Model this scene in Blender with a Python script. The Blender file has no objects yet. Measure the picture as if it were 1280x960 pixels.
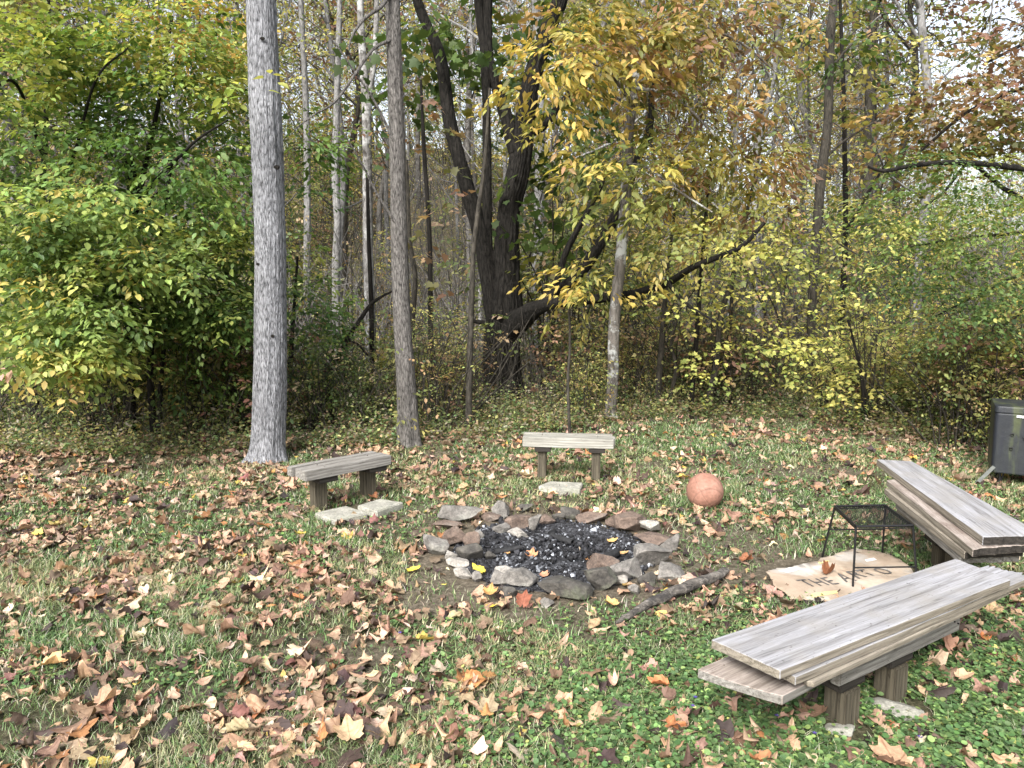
import bpy, bmesh, math, random, time
import numpy as np
from mathutils import Vector, noise as mnoise
T0 = time.time()
random.seed(7); RNG = np.random.default_rng(11)
sc = bpy.context.scene
COL = sc.collection
PI = math.pi

# ------------------------------------------------------------------ camera model
F = 950.0; PITCH = math.radians(7.9); H = 1.5
cp, sp = math.cos(PITCH), math.sin(PITCH)
def ray(px, py):
    a = (px-640)/F; b = -(py-480)/F
    return np.array([a, cp + b*sp, -sp + b*cp])
def P(px, py, z=0.0):
    d = ray(px, py); t = (z-H)/d[2]
    return np.array([d[0]*t, d[1]*t, z])
def Q(px, py, Y):
    d = ray(px, py); t = Y/d[1]
    return np.array([d[0]*t, Y, H+d[2]*t])
def depth(Y, z=1.0): return Y*cp + (H-z)*sp

# ------------------------------------------------------------------ noise
def _hash(i, j, s):
    n = (i.astype(np.int64)*374761393 + j.astype(np.int64)*668265263 + s*974634777) & 0x7fffffff
    n = ((n ^ (n >> 13))*1274126177) & 0x7fffffff
    return ((n ^ (n >> 16)) & 0xffff)/65535.0
def vnoise(x, y, s=0):
    x = np.asarray(x, float); y = np.asarray(y, float)
    i = np.floor(x); j = np.floor(y); fx = x-i; fy = y-j
    fx = fx*fx*(3-2*fx); fy = fy*fy*(3-2*fy)
    a = _hash(i, j, s); b = _hash(i+1, j, s); c = _hash(i, j+1, s); d = _hash(i+1, j+1, s)
    return (a*(1-fx)+b*fx)*(1-fy) + (c*(1-fx)+d*fx)*fy
def fbm(x, y, s=0, o=4):
    r = 0; a = .5; x = np.asarray(x, float); y = np.asarray(y, float)
    for k in range(o):
        r = r + a*vnoise(x, y, s+k); x = x*2.03+17; y = y*2.03+5; a *= .5
    return r/(1-.5**o)
def edge_y(x):
    return np.interp(x, [-9, -5, -2.5, -.8, .4, 1.6, 2.8, 3.6, 4.6, 7], [6.2, 6.3, 6.25, 6.7, 7.3, 8.0, 8.0, 7.0, 6.0, 5.6])
PIT = P(688, 690)
def sst(a, b, x):
    t = np.clip((x-a)/(b-a), 0, 1); return t*t*(3-2*t)
def hgt(x, y):
    x = np.asarray(x, float); y = np.asarray(y, float)
    z = (fbm(x*1.3, y*1.3, 3, 3)-.5)*.05 + (fbm(x*9, y*9, 8, 2)-.5)*.014
    e = y-edge_y(x)
    z = z - .75*sst(0, 7, e) + .08*sst(-.5, .6, e)*(1-sst(.6, 2.5, e))
    hill = np.clip(y-17, 0, None); hill = np.where(hill < 40, hill, 40+(hill-40)*.2)
    z = z + hill*np.interp(x/np.maximum(y, 1), [-.7, -.1, .15, .42, .6], [.30, .28, .22, .12, .10])*sst(0, 14, hill) + sst(0, 10, e)*(fbm(x*.15, y*.15, 21, 3)-.5)*1.6
    r = np.hypot(x-PIT[0], y-PIT[1])
    z = z - .05*(1-sst(.25, .62, r))
    flat = 1-sst(.6, 1.1, r); z = z*(1-flat*.6)
    return z
def g(x, y): return float(hgt(x, y))

# ------------------------------------------------------------------ objects
def tag(o, label=None, cat=None, group=None, kind=None):
    if label: o['label'] = label
    if cat: o['category'] = cat
    if group: o['group'] = group
    if kind: o['kind'] = kind
    return o
def thing(name, label, cat, loc=(0, 0, 0), rz=0, group=None):
    o = bpy.data.objects.new(name, None); COL.objects.link(o); o.location = tuple(float(v) for v in loc)
    o.rotation_euler[2] = rz; o.empty_display_size = .1
    return tag(o, label, cat, group)
def link(name, me, mat, parent=None, smooth=False):
    o = bpy.data.objects.new(name, me); COL.objects.link(o)
    if mat is not None and not me.materials: me.materials.append(mat)
    if parent is not None: o.parent = parent
    if smooth: me.polygons.foreach_set('use_smooth', [True]*len(me.polygons))
    return o
def fastmesh(name, V, Fc, col=None, uv=None):
    """V (n,3), Fc (m,k) with one face size, col per vertex (n,3)"""
    V = np.ascontiguousarray(V, np.float32); Fc = np.ascontiguousarray(Fc, np.int32)
    me = bpy.data.meshes.new(name); k = Fc.shape[1]
    me.vertices.add(len(V)); me.vertices.foreach_set('co', V.ravel())
    me.loops.add(Fc.size); me.loops.foreach_set('vertex_index', Fc.ravel())
    me.polygons.add(len(Fc)); me.polygons.foreach_set('loop_start', np.arange(0, Fc.size, k, dtype=np.int32))
    try: me.polygons.foreach_set('loop_total', np.full(len(Fc), k, np.int32))
    except Exception: pass
    if col is not None:
        at = me.color_attributes.new('Col', 'FLOAT_COLOR', 'POINT')
        c4 = np.ones((len(V), 4), np.float32); c4[:, :3] = col
        at.data.foreach_set('color', c4.ravel())
    if uv is not None:
        u = me.uv_layers.new(name='LeafUV'); u.data.foreach_set('uv', np.ascontiguousarray(uv[Fc.ravel()], np.float32).ravel())
    me.update(calc_edges=True)
    return me
def bmobj(name, bm, mat, parent=None, bevel=0, smooth=False):
    if bevel:
        bmesh.ops.bevel(bm, geom=[e for e in bm.edges], offset=bevel, segments=2, affect='EDGES', profile=.6)
    me = bpy.data.meshes.new(name); bm.to_mesh(me); bm.free()
    return link(name, me, mat, parent, smooth)

# ------------------------------------------------------------------ materials
def newmat(name):
    m = bpy.data.materials.new(name); m.use_nodes = True; nt = m.node_tree
    b = nt.nodes['Principled BSDF']; return m, nt, b
def nd(nt, t, **k):
    n = nt.nodes.new(t)
    for a, v in k.items():
        if a.startswith('i_'): n.inputs[a[2:].replace('_', ' ')].default_value = v
        else: setattr(n, a, v)
    return n
def ramp(nt, src, stops):
    r = nt.nodes.new('ShaderNodeValToRGB'); e = r.color_ramp.elements
    while len(e) < len(stops): e.new(.5)
    for i, (p, c) in enumerate(stops):
        e[i].position = p; e[i].color = (*c, 1) if len(c) == 3 else c
    nt.links.new(src, r.inputs[0]); return r.outputs[0]
def coords(nt, scale=(1, 1, 1), rot=(0, 0, 0), kind='Object', loc=(0,0,0)):
    tc = nt.nodes.new('ShaderNodeTexCoord'); mp = nt.nodes.new('ShaderNodeMapping')
    mp.inputs['Scale'].default_value = scale; mp.inputs['Rotation'].default_value = rot; mp.inputs['Location'].default_value = loc
    nt.links.new(tc.outputs[kind], mp.inputs[0]); return mp.outputs[0]
def noisen(nt, vec, scale, detail=5, rough=.6, dist=0):
    n = nd(nt, 'ShaderNodeTexNoise', i_Scale=scale, i_Detail=detail, i_Roughness=rough, i_Distortion=dist)
    nt.links.new(vec, n.inputs['Vector']); return n.outputs[0]
def mixc(nt, fac, a, b, mode='MIX'):
    n = nt.nodes.new('ShaderNodeMix'); n.data_type = 'RGBA'; n.blend_type = mode
    for s, v in ((n.inputs[0], fac), (n.inputs[6], a), (n.inputs[7], b)):
        if isinstance(v, (int, float)): s.default_value = v
        elif isinstance(v, tuple): s.default_value = (*v, 1)
        else: nt.links.new(v, s)
    return n.outputs[2]
def bump(nt, b, h, strength=.5, dist=.01):
    n = nd(nt, 'ShaderNodeBump', i_Strength=strength, i_Distance=dist)
    nt.links.new(h, n.inputs['Height']); nt.links.new(n.outputs[0], b.inputs['Normal'])

def leaf_mat(name, trans=.35, rough=.5, veins=False, sat=1.0, hj=.0):
    m, nt, b = newmat(name)
    at = nd(nt, 'ShaderNodeAttribute', attribute_name='Col')
    oi = nt.nodes.new('ShaderNodeObjectInfo')
    hs = nd(nt, 'ShaderNodeHueSaturation', i_Saturation=sat)
    mr = nd(nt, 'ShaderNodeMapRange'); mr.inputs[3].default_value = .5-hj; mr.inputs[4].default_value = .5+hj
    nt.links.new(oi.outputs['Random'], mr.inputs[0]); nt.links.new(mr.outputs[0], hs.inputs['Hue'])
    nt.links.new(at.outputs['Color'], hs.inputs['Color'])
    c = hs.outputs[0]
    if veins:
        n = noisen(nt, coords(nt, (1, 1, 1)), 60, 4, .65)
        c = mixc(nt, 1.0, c, ramp(nt, n, [(.3, (.62, .58, .55)), (.7, (1.12, 1.1, 1.05))]), 'MULTIPLY')
        uvn = nd(nt, 'ShaderNodeUVMap', uv_map='LeafUV')
        sx = nt.nodes.new('ShaderNodeSeparateXYZ'); nt.links.new(uvn.outputs[0], sx.inputs[0])
        at2 = nd(nt, 'ShaderNodeMath', operation='ARCTAN2'); nt.links.new(sx.outputs[0], at2.inputs[0]); nt.links.new(sx.outputs[1], at2.inputs[1])
        mul = nd(nt, 'ShaderNodeMath', operation='MULTIPLY'); mul.inputs[1].default_value = 7.2; nt.links.new(at2.outputs[0], mul.inputs[0])
        cs = nd(nt, 'ShaderNodeMath', operation='COSINE'); nt.links.new(mul.outputs[0], cs.inputs[0])
        vein = ramp(nt, cs.outputs[0], [(.88, (1, 1, 1)), (.99, (.62, .55, .5))])
        c = mixc(nt, .8, c, vein, 'MULTIPLY')
        bump(nt, b, n, .4, .004)
    nt.links.new(c, b.inputs['Base Color']); b.inputs['Roughness'].default_value = rough
    b.inputs['Specular IOR Level'].default_value = .35
    if trans > 0:
        tr = nt.nodes.new('ShaderNodeBsdfTranslucent'); mx = nt.nodes.new('ShaderNodeMixShader')
        mx.inputs[0].default_value = trans
        c2 = mixc(nt, 1.0, c, (1.35, 1.3, .8), 'MULTIPLY'); nt.links.new(c2, tr.inputs[0])
        nt.links.new(b.outputs[0], mx.inputs[1]); nt.links.new(tr.outputs[0], mx.inputs[2])
        nt.links.new(mx.outputs[0], nt.nodes['Material Output'].inputs[0])
    return m
M_leaf = leaf_mat('leaf_living', .42, sat=.88, hj=.013)
M_grass = leaf_mat('leaf_grass', .3, .55)
M_litter = leaf_mat('leaf_fallen', .12, .7, True)

def bark_mat(name, dark, light, scale=14, stretch=.12, pale=None, bumpd=.02, moss=None, lo=.36, hi=.62):
    m, nt, b = newmat(name)
    v = coords(nt, (1, 1, stretch))
    n1 = noisen(nt, v, scale*2.2, 8, .7, .8)
    v2 = coords(nt, (1, 1, 1)); n2 = noisen(nt, v2, 2.2, 4, .6)
    c = ramp(nt, n1, [(lo, dark), (hi, light)])
    if pale:
        c = mixc(nt, ramp(nt, noisen(nt, v2, 5, 5, .7), [(.52, (0, 0, 0)), (.6, (1, 1, 1))]), c, pale)
    if moss:
        c = mixc(nt, ramp(nt, noisen(nt, v2, 3, 5, .7), [(.5, (0, 0, 0)), (.7, (.6, .6, .6))]), c, moss)
    c = mixc(nt, .5, c, ramp(nt, n2, [(.3, (.65, .65, .65)), (.7, (1.2, 1.2, 1.2))]), 'MULTIPLY')
    nt.links.new(c, b.inputs['Base Color']); b.inputs['Roughness'].default_value = .9
    b.inputs['Specular IOR Level'].default_value = .2
    bump(nt, b, n1, .9, bumpd)
    return m
def furrow_mat(name, dark, light, su=30, sv=.35):
    """vertical furrows: voronoi cells stretched along the trunk"""
    m, nt, b = newmat(name)
    v = coords(nt, (1, 1, .22))
    nz = nd(nt, 'ShaderNodeTexNoise', i_Scale=12, i_Detail=3); nt.links.new(v, nz.inputs[0])
    add = nd(nt, 'ShaderNodeVectorMath', operation='MULTIPLY_ADD'); nt.links.new(nz.outputs['Color'], add.inputs[0]); add.inputs[1].default_value = (.05, .05, .05); nt.links.new(v, add.inputs[2])
    vo = nd(nt, 'ShaderNodeTexVoronoi', feature='DISTANCE_TO_EDGE'); vo.inputs['Scale'].default_value = su
    nt.links.new(add.outputs[0], vo.inputs['Vector'])
    n1 = noisen(nt, coords(nt, (1, 1, .3)), 70, 6, .75)
    e = ramp(nt, vo.outputs['Distance'], [(.0, (0, 0, 0)), (.28, (1, 1, 1))])
    f = mixc(nt, .68, e, ramp(nt, n1, [(.3, (0, 0, 0)), (.7, (1, 1, 1))]))
    c = ramp(nt, f, [(.15, dark), (.42, tuple((a+b_)/2 for a, b_ in zip(dark, light))), (.75, light)])
    n2 = noisen(nt, coords(nt), 3.0, 5, .65)
    c = mixc(nt, .7, c, ramp(nt, n2, [(.3, (.6, .6, .62)), (.7, (1.25, 1.25, 1.27))]), 'MULTIPLY')
    nt.links.new(c, b.inputs['Base Color']); b.inputs['Roughness'].default_value = .92; b.inputs['Specular IOR Level'].default_value = .13
    bump(nt, b, f, 1.0, .012)
    return m
B_gray = furrow_mat('bark_gray', (.034, .034, .035), (.355, .36, .375), 62)
B_gray2 = furrow_mat('bark_gray_brown', (.022, .02, .018), (.20, .187, .172), 62)
B_oak = furrow_mat('bark_oak', (.002, .002, .0018), (.030, .027, .023), 26)
B_dark = bark_mat('bark_dark', (.003, .0025, .002), (.022, .019, .016), 9, .16, bumpd=.05)
B_thin = bark_mat('bark_thin', (.012, .011, .009), (.07, .062, .05), 16, .3, bumpd=.01)
B_lichen = bark_mat('bark_lichen', (.05, .045, .04), (.2, .18, .16), 16, .25, pale=(.42, .43, .42), bumpd=.01)
B_pale = bark_mat('bark_pale', (.06, .057, .054), (.24, .235, .228), 10, .4, bumpd=.01)
B_birch = bark_mat('bark_patchy', (.05, .045, .04), (.26, .25, .24), 8, .5, pale=(.36, .36, .35), bumpd=.01)
B_far = bark_mat('bark_far', (.035, .032, .029), (.17, .16, .148), 8, .5, bumpd=.01)

def wood_mat(name, dark, light, tint=None, gs=1.0, lo=.3, hi=.7, stain=None):
    m, nt, b = newmat(name)
    v = coords(nt, (2.2*gs, 38*gs, 38*gs))
    nb = noisen(nt, coords(nt, (.8, 3, 3)), 2, 3, .5)
    g1 = nd(nt, 'ShaderNodeTexNoise', i_Scale=2.2, i_Detail=9, i_Roughness=.72, i_Distortion=.9); nt.links.new(v, g1.inputs[0])
    c = ramp(nt, g1.outputs[0], [(lo, dark), (.5, tuple((a+b_)/2 for a, b_ in zip(dark, light))), (hi, light)])
    w = nd(nt, 'ShaderNodeTexWave', wave_type='RINGS', rings_direction='X', i_Scale=5, i_Distortion=9, i_Detail=3); 
    w.inputs['Detail Scale'].default_value = .6
    nt.links.new(coords(nt, (.35, 3.2, 3.2), loc=(.1, .13, .3)), w.inputs[0])
    c = mixc(nt, .55, c, ramp(nt, w.outputs[0], [(0, (.62, .6, .58)), (.5, (1.05, 1.05, 1.05)), (1, (1.12, 1.12, 1.14))]), 'MULTIPLY')
    n3 = noisen(nt, coords(nt, (1, 1, 1)), 5.5, 6, .65)
    if stain: c = mixc(nt, ramp(nt, n3, [(.45, (0, 0, 0)), (.72, (.75, .75, .75))]), c, stain)
    c = mixc(nt, .6, c, ramp(nt, nb, [(.3, (.75, .74, .72)), (.7, (1.15, 1.15, 1.17))]), 'MULTIPLY')
    sp_ = noisen(nt, coords(nt, (1, 2, 2)), 45, 3, .5)
    c = mixc(nt, .8, c, ramp(nt, sp_, [(.27, (.4, .38, .36)), (.34, (1, 1, 1))]), 'MULTIPLY')
    ck = nd(nt, 'ShaderNodeTexNoise', i_Scale=1.0, i_Detail=2, i_Roughness=.4, i_Distortion=.25); nt.links.new(coords(nt, (.8, 46, 46), loc=(5, 2, 1)), ck.inputs[0])
    c = mixc(nt, .5, c, ramp(nt, ck.outputs[0], [(.485, (1, 1, 1)), (.497, (.22, .2, .18)), (.503, (.22, .2, .18)), (.515, (1, 1, 1))]), 'MULTIPLY')
    nt.links.new(c, b.inputs['Base Color']); b.inputs['Roughness'].default_value = .82; b.inputs['Specular IOR Level'].default_value = .25
    bump(nt, b, g1.outputs[0], .6, .004)
    return m
W_pale = wood_mat('wood_weathered_pale', (.19, .187, .188), (.335, .335, .35), stain=(.25, .235, .215))
W_side = wood_mat('wood_weathered_brown', (.11, .095, .075), (.31, .275, .22))
W_beam = wood_mat('wood_grey_beam', (.09, .083, .072), (.32, .305, .28))
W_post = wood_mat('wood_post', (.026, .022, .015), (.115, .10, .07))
W_dark = wood_mat('wood_dark', (.008, .007, .006), (.05, .043, .036))  # near-black timber colour for the bearers and the right bench's plank ends
W_dim = wood_mat('wood_dim', (.15, .12, .10), (.42, .37, .33), stain=(.12, .08, .06))
def stone_mat(name, a, b_, lich=(.3, .32, .27)):
    m, nt, b = newmat(name); v = coords(nt)
    n1 = noisen(nt, v, 16, 8, .7); n2 = noisen(nt, v, 6, 4, .6)
    c = ramp(nt, n1, [(.3, a), (.68, b_)])
    c = mixc(nt, ramp(nt, n2, [(.5, (0, 0, 0)), (.66, (.7, .7, .7))]), c, lich)
    n3 = noisen(nt, v, 90, 4, .7)
    c = mixc(nt, .85, c, ramp(nt, n3, [(.3, (.5, .5, .5)), (.6, (1.1, 1.1, 1.1))]), 'MULTIPLY')
    nt.links.new(c, b.inputs['Base Color']); b.inputs['Roughness'].default_value = .88
    bump(nt, b, n1, 1, .014); return m
S_grey = stone_mat('stone_grey', (.065, .06, .054), (.26, .24, .215), (.22, .22, .19))
S_brown = stone_mat('stone_brown', (.055, .038, .03), (.21, .15, .115), (.16, .14, .12))
S_dark = stone_mat('stone_dark', (.022, .02, .018), (.11, .10, .085), (.10, .11, .07))
S_pale = stone_mat('stone_pale', (.17, .155, .135), (.42, .39, .35), (.3, .3, .26))
S_conc = stone_mat('concrete', (.19, .185, .155), (.40, .385, .33), (.28, .28, .22))

def simple(name, col, rough=.6, metal=0, nscale=0, amt=.4, bs=0):
    m, nt, b = newmat(name)
    b.inputs['Roughness'].default_value = rough; b.inputs['Metallic'].default_value = metal
    if nscale:
        n = noisen(nt, coords(nt), nscale, 6, .65)
        c = mixc(nt, 1.0, col, ramp(nt, n, [(.3, (1-amt,)*3), (.7, (1+amt,)*3)]), 'MULTIPLY')
        nt.links.new(c, b.inputs['Base Color'])
        if bs: bump(nt, b, n, bs, .004)
    else: b.inputs['Base Color'].default_value = (*col, 1)
    return m
M_rust = simple('rusted_steel', (.05, .03, .02), .7, .3, 60, .4)
M_black = simple('painted_black_metal', (.012, .012, .013), .45, .3, 30, .4)
# ------------------------------------------------------------------ ground
def make_ground():
    xs = np.concatenate([-8-np.geomspace(.3, 90, 46)[::-1], np.arange(-8, 8.01, .05), 8+np.geomspace(.3, 90, 46)])
    ys = np.concatenate([-.5-np.geomspace(.3, 40, 22)[::-1], np.arange(-.5, 9, .05), 9+np.geomspace(.15, 110, 90)])
    X, Y = np.meshgrid(xs, ys); Z = hgt(X, Y); ny, nx = X.shape
    V = np.stack([X, Y, Z], -1).reshape(-1, 3)
    i = np.arange(ny-1)[:, None]*nx + np.arange(nx-1)[None]
    Fc = np.stack([i, i+1, i+nx+1, i+nx], -1).reshape(-1, 4)
    # soil type: bare soil mask in r, forest litter in g
    e = V[:, 1]-edge_y(V[:, 0])
    bare = bare_mask(V[:, 0], V[:, 1])
    col = np.stack([bare, sst(-.5, .5, e), np.zeros(len(V))], -1)
    me = fastmesh('ground', V, Fc, col)
    m, nt, b = newmat('ground_soil')
    at = nd(nt, 'ShaderNodeAttribute', attribute_name='Col'); sx = nt.nodes.new('ShaderNodeSeparateColor'); nt.links.new(at.outputs['Color'], sx.inputs[0])
    v = coords(nt)
    n1 = noisen(nt, v, 40, 8, .75); n2 = noisen(nt, v, 6, 5, .6); n3 = noisen(nt, v, 140, 4, .7)
    turf = ramp(nt, n1, [(.3, (.02, .022, .012)), (.5, (.065, .062, .035)), (.7, (.19, .165, .11))])
    soil = ramp(nt, n1, [(.3, (.045, .038, .027)), (.5, (.12, .10, .073)), (.7, (.24, .205, .16))])
    fore = ramp(nt, n1, [(.32, (.04, .034, .026)), (.5, (.13, .105, .075)), (.66, (.27, .22, .16))])
    fore = mixc(nt, ramp(nt, n2, [(.48, (0, 0, 0)), (.6, (.7, .7, .7))]), fore, (.09, .11, .04))
    c = mixc(nt, sx.outputs[0], turf, soil); c = mixc(nt, sx.outputs[1], c, fore)
    c = mixc(nt, .6, c, ramp(nt, n3, [(.3, (.5, .5, .5)), (.65, (1.2, 1.2, 1.2))]), 'MULTIPLY')
    nt.links.new(c, b.inputs['Base Color']); b.inputs['Roughness'].default_value = .95; b.inputs['Specular IOR Level'].default_value = .1
    bump(nt, b, n1, .8, .02)
    tag(link('ground', me, m, smooth=True), kind='structure', label='leaf strewn grass clearing sloping into the woods')
def bare_mask(x, y):
    r = np.hypot(x-PIT[0], y-PIT[1])
    k = (1-sst(.66, 1.05, r + (fbm(x*3, y*3, 41)-.5)*.9))
    q = P(880, 690); r2 = np.hypot((x-q[0])/1.4, (y-q[1])/1.0)
    k = np.maximum(k, .85*(1-sst(.35, .95, r2+(fbm(x*3, y*3, 45)-.5)*.6)))
    q = P(640, 645); r3 = np.hypot((x-q[0])/2.0, (y-q[1])/.8)
    k = np.maximum(k, .7*(1-sst(.3, .9, r3+(fbm(x*4, y*4, 47)-.5)*.6)))
    k = np.maximum(k, .75*sst(.66, .78, fbm(x*1.7+4, y*1.7, 49)))
    return np.clip(k, 0, 1)

# ------------------------------------------------------------------ leaves
def norm(a): return a/np.maximum(np.linalg.norm(a, axis=-1, keepdims=True), 1e-9)
T_OVAL = (np.array([(0, 0, 0), (.25, .3, .05), (.23, .62, .04), (0, 1, -.08), (-.23, .62, .04), (-.25, .3, .05), (0, .45, 0)]),
          np.array([(0, 1, 6), (1, 2, 6), (2, 3, 6), (3, 4, 6), (4, 5, 6), (5, 0, 6)]))
T_LONG = (T_OVAL[0]*np.array([.72, 1, 1.2]), T_OVAL[1])
T_DIA = (np.array([(0, 0, 0), (.3, .45, .06), (0, 1, 0), (-.3, .45, .06)]), np.array([(0, 1, 2), (0, 2, 3)]))
_st = [(0, 0), (.18, .12), (.42, .10), (.34, .32), (.50, .55), (.27, .56), (0, 1), (-.27, .56), (-.50, .55), (-.34, .32), (-.42, .10), (-.18, .12)]
T_STAR = (np.array([(x, y, .06*abs(x)*2-.04*y) for x, y in _st] + [(0, .38, 0)]), np.array([(i, (i+1) % 12, 12) for i in range(12)]))
def leaves_mesh(name, C, D, N, S, col, tpl, uv=False, curl=None):
    """C base, D direction, N normal, S size, col (n,3)"""
    tv, tf = tpl; n = len(C); k = len(tv)
    D = norm(D); X = norm(np.cross(D, N)); Z = np.cross(X, D)
    t = np.broadcast_to(tv[None], (n, k, 3)).copy()
    if curl is not None:
        x = t[:, :, 0]; y = t[:, :, 1]-.45
        t[:, :, 2] += curl[:, 0:1]*x*x + curl[:, 1:2]*y*y + curl[:, 2:3]*x*y + curl[:, 3:4]*np.sin(x*9+curl[:, 4:5]*6)*np.abs(y+.2)*.4 + curl[:, 3:4]*np.cos(y*8+curl[:, 4:5]*9)*np.abs(x)*.4
        t[:, :, 0] *= 1-np.clip(np.abs(curl[:, 0:1])*.22, 0, .45)
    V = (t[:, :, 0:1]*X[:, None] + t[:, :, 1:2]*D[:, None] + t[:, :, 2:3]*Z[:, None])*S[:, None, None] + C[:, None]
    Fc = (tf[None] + (np.arange(n)*k)[:, None, None]).reshape(-1, tf.shape[1])
    cc = np.repeat(col, k, axis=0)
    u = np.tile(tv[:, :2]-np.array([0, .12]), (n, 1)) if uv else None
    return fastmesh(name, V.reshape(-1, 3), Fc, cc, u)
def pick(pal, n, rng=RNG, jit=.18):
    w = np.array([p[0] for p in pal], float); w /= w.sum()
    c = np.array([p[1] for p in pal])[rng.choice(len(pal), n, p=w)]
    return c
def jitter(c, j=.2, rng=RNG):
    n = len(c); b = np.exp(rng.normal(0, j, (n, 1)))
    h = 1+rng.normal(0, min(j, .2)*.28, (n, 3)); return np.clip(c*b*h, .002, .9)

# ---- tubes
class Tubes:
    def __init__(s): s.V = []; s.F = []; s.n = 0
    def add(s, pts, rad, k=6, cap=True):
        pts = np.asarray(pts, float); m = len(pts); rad = np.asarray(rad, float)*np.ones(m)
        d = norm(np.gradient(pts, axis=0)); ref = np.array([1., .13, .07]) if abs(d[:, 0]).mean() < .8 else np.array([0., .1, 1.])
        a = norm(np.cross(d, ref)); b = np.cross(d, a)
        th = np.arange(k)*2*PI/k
        V = pts[:, None] + rad[:, None, None]*(np.cos(th)[None, :, None]*a[:, None] + np.sin(th)[None, :, None]*b[:, None])
        i = np.arange(m-1)[:, None]*k + np.arange(k)[None]; j = np.arange(m-1)[:, None]*k + (np.arange(k)[None]+1) % k
        s.V.append(V.reshape(-1, 3)); s.F.append(np.stack([i, j, j+k, i+k], -1).reshape(-1, 4)+s.n); s.n += m*k
    def mesh(s, name): return fastmesh(name, np.concatenate(s.V), np.concatenate(s.F))
def smoothline(pts, rad, seg=.12, wob=0, seed=0):
    """Catmull-Rom through the given points"""
    pts = np.asarray(pts, float); rad = np.asarray(rad, float); o = []; r = []
    p = np.vstack([2*pts[0]-pts[1], pts, 2*pts[-1]-pts[-2]]); 
    for i in range(len(pts)-1):
        a, b, c, d = p[i:i+4]; n = max(2, int(np.linalg.norm(c-b)/seg))
        for t in np.arange(n)/n:
            o.append(.5*((2*b)+(c-a)*t+(2*a-5*b+4*c-d)*t*t+(3*b-a-3*c+d)*t**3)); r.append(rad[i]*(1-t)+rad[i+1]*t)
    o.append(pts[-1]); r.append(rad[-1]); o = np.array(o); r = np.array(r)
    if wob:
        z = np.arange(len(o))*seg
        o[:, 0] += (fbm(z*1.2, z*0+seed, 5, 3)-.5)*wob; o[:, 1] += (fbm(z*1.2, z*0+seed+40, 6, 3)-.5)*wob
    return o, r
def barktube(pts, rad, k=40, rough=.05, fu=14, fv=3, seed=0, flare=0, flare_h=.4, lobes=5):
    """a thick trunk: dense rings with furrow displacement"""
    pts, rad = smoothline(pts, rad, .035 if k > 50 else .06)
    m = len(pts); d = norm(np.gradient(pts, axis=0)); a = norm(np.cross(d, np.array([1., .05, .02])*1.0 + np.array([0, 0, 0]))) if abs(d[:, 0]).mean() < .8 else norm(np.cross(d, np.array([0, 0, 1.])))
    b = np.cross(d, a); th = np.arange(k)*2*PI/k
    L = np.concatenate([[0], np.cumsum(np.linalg.norm(np.diff(pts, axis=0), axis=1))])
    TH, LL = np.meshgrid(th, L)
    cx = np.cos(TH); cy = np.sin(TH)
    n1 = (vnoise(cx*fu+LL*fv*.3+50, cy*fu+LL*fv+50, seed) + vnoise(cx*fu*2.1+LL*fv*1.7+9, cy*fu*2.1+90-LL*fv, seed+1)*.5)/1.5
    n2 = fbm(cx*1.1+LL*1.3+seed, cy*1.1+7, seed+3, 3)-.5
    R = rad[:, None]*(1+rough*(n1-.5)*2 + .16*n2)
    if flare:
        fl = np.exp(-LL/flare_h)*flare*(.55+.45*np.cos(TH*lobes+seed)+.4*(fbm(cx*2, cy*2, seed+9, 2)-.5))
        R = R + rad[:, None]*np.clip(fl, 0, None)
    V = pts[:, None] + R[:, :, None]*(cx[:, :, None]*a[:, None] + cy[:, :, None]*b[:, None])
    i = np.arange(m-1)[:, None]*k + np.arange(k)[None]; j = np.arange(m-1)[:, None]*k + (np.arange(k)[None]+1) % k
    return V.reshape(-1, 3), np.stack([i, j, j+k, i+k], -1).reshape(-1, 4)
def track(pxs, Y, dy=None):
    """pixel track (px, py, width px[, Y]) -> world points and radii"""
    pts = []; rad = []
    for t in pxs:
        yy = t[3] if len(t) > 3 else Y
        p = Q(t[0], t[1], yy); pts.append(p); rad.append(t[2]/2*depth(yy, p[2])/F)
    return np.array(pts), np.array(rad)

# ---- branching crown that grows from a skeleton to the given spray points
def grow(skel, targets, rng, tubes, r0=.0022, rmax=.02, sag=.08):
    """attach each target to the nearest node; returns direction of arrival for each target"""
    nodes = [tuple(p) for p in skel]; NP = np.zeros((len(skel)+len(targets)*4+8, 3)); n = len(skel); NP[:n] = skel
    par = [-1]*n; cnt = [0]*n
    d0 = np.array([np.min(np.sum((skel-t)**2, 1)) for t in targets]); order = np.argsort(d0)
    ends = [0]*len(targets); dirs = np.zeros((len(targets), 3)); chains = []
    for q in order:
        t = targets[q]; dd = np.sum((NP[:n]-t)**2, 1) + .6*np.clip(NP[:n, 2]-t[2], 0, None)**2
        k = int(np.argmin(dd)); a = NP[k].copy(); v = t-a; L = np.linalg.norm(v)
        side = np.cross(v, [0, 0, 1.]); m1 = a+v*.35+np.array([0, 0, L*sag])+side*rng.normal(0, .08); m2 = a+v*.7+np.array([0, 0, L*sag*.9])+side*rng.normal(0, .08)
        prev = k; ids = [k]
        for p in (m1, m2, t):
            NP[n] = p; par.append(prev); cnt.append(0); prev = n; ids.append(n); n += 1
        ends[q] = prev; dirs[q] = norm(t-m2+np.array([0, 0, 0.])); chains.append(ids)
    for q in range(len(targets)):
        k = ends[q]
        while k >= 0: cnt[k] += 1; k = par[k]
    ns = len(skel)
    for ids in chains:
        pts = NP[ids]; rr = [min(rmax, r0*math.sqrt(cnt[i])*1.0+.0006) for i in ids[1:]]
        tubes.add(pts, [rr[0]]+rr, 3 if rr[0] < .006 else 5)
    return dirs
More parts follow.
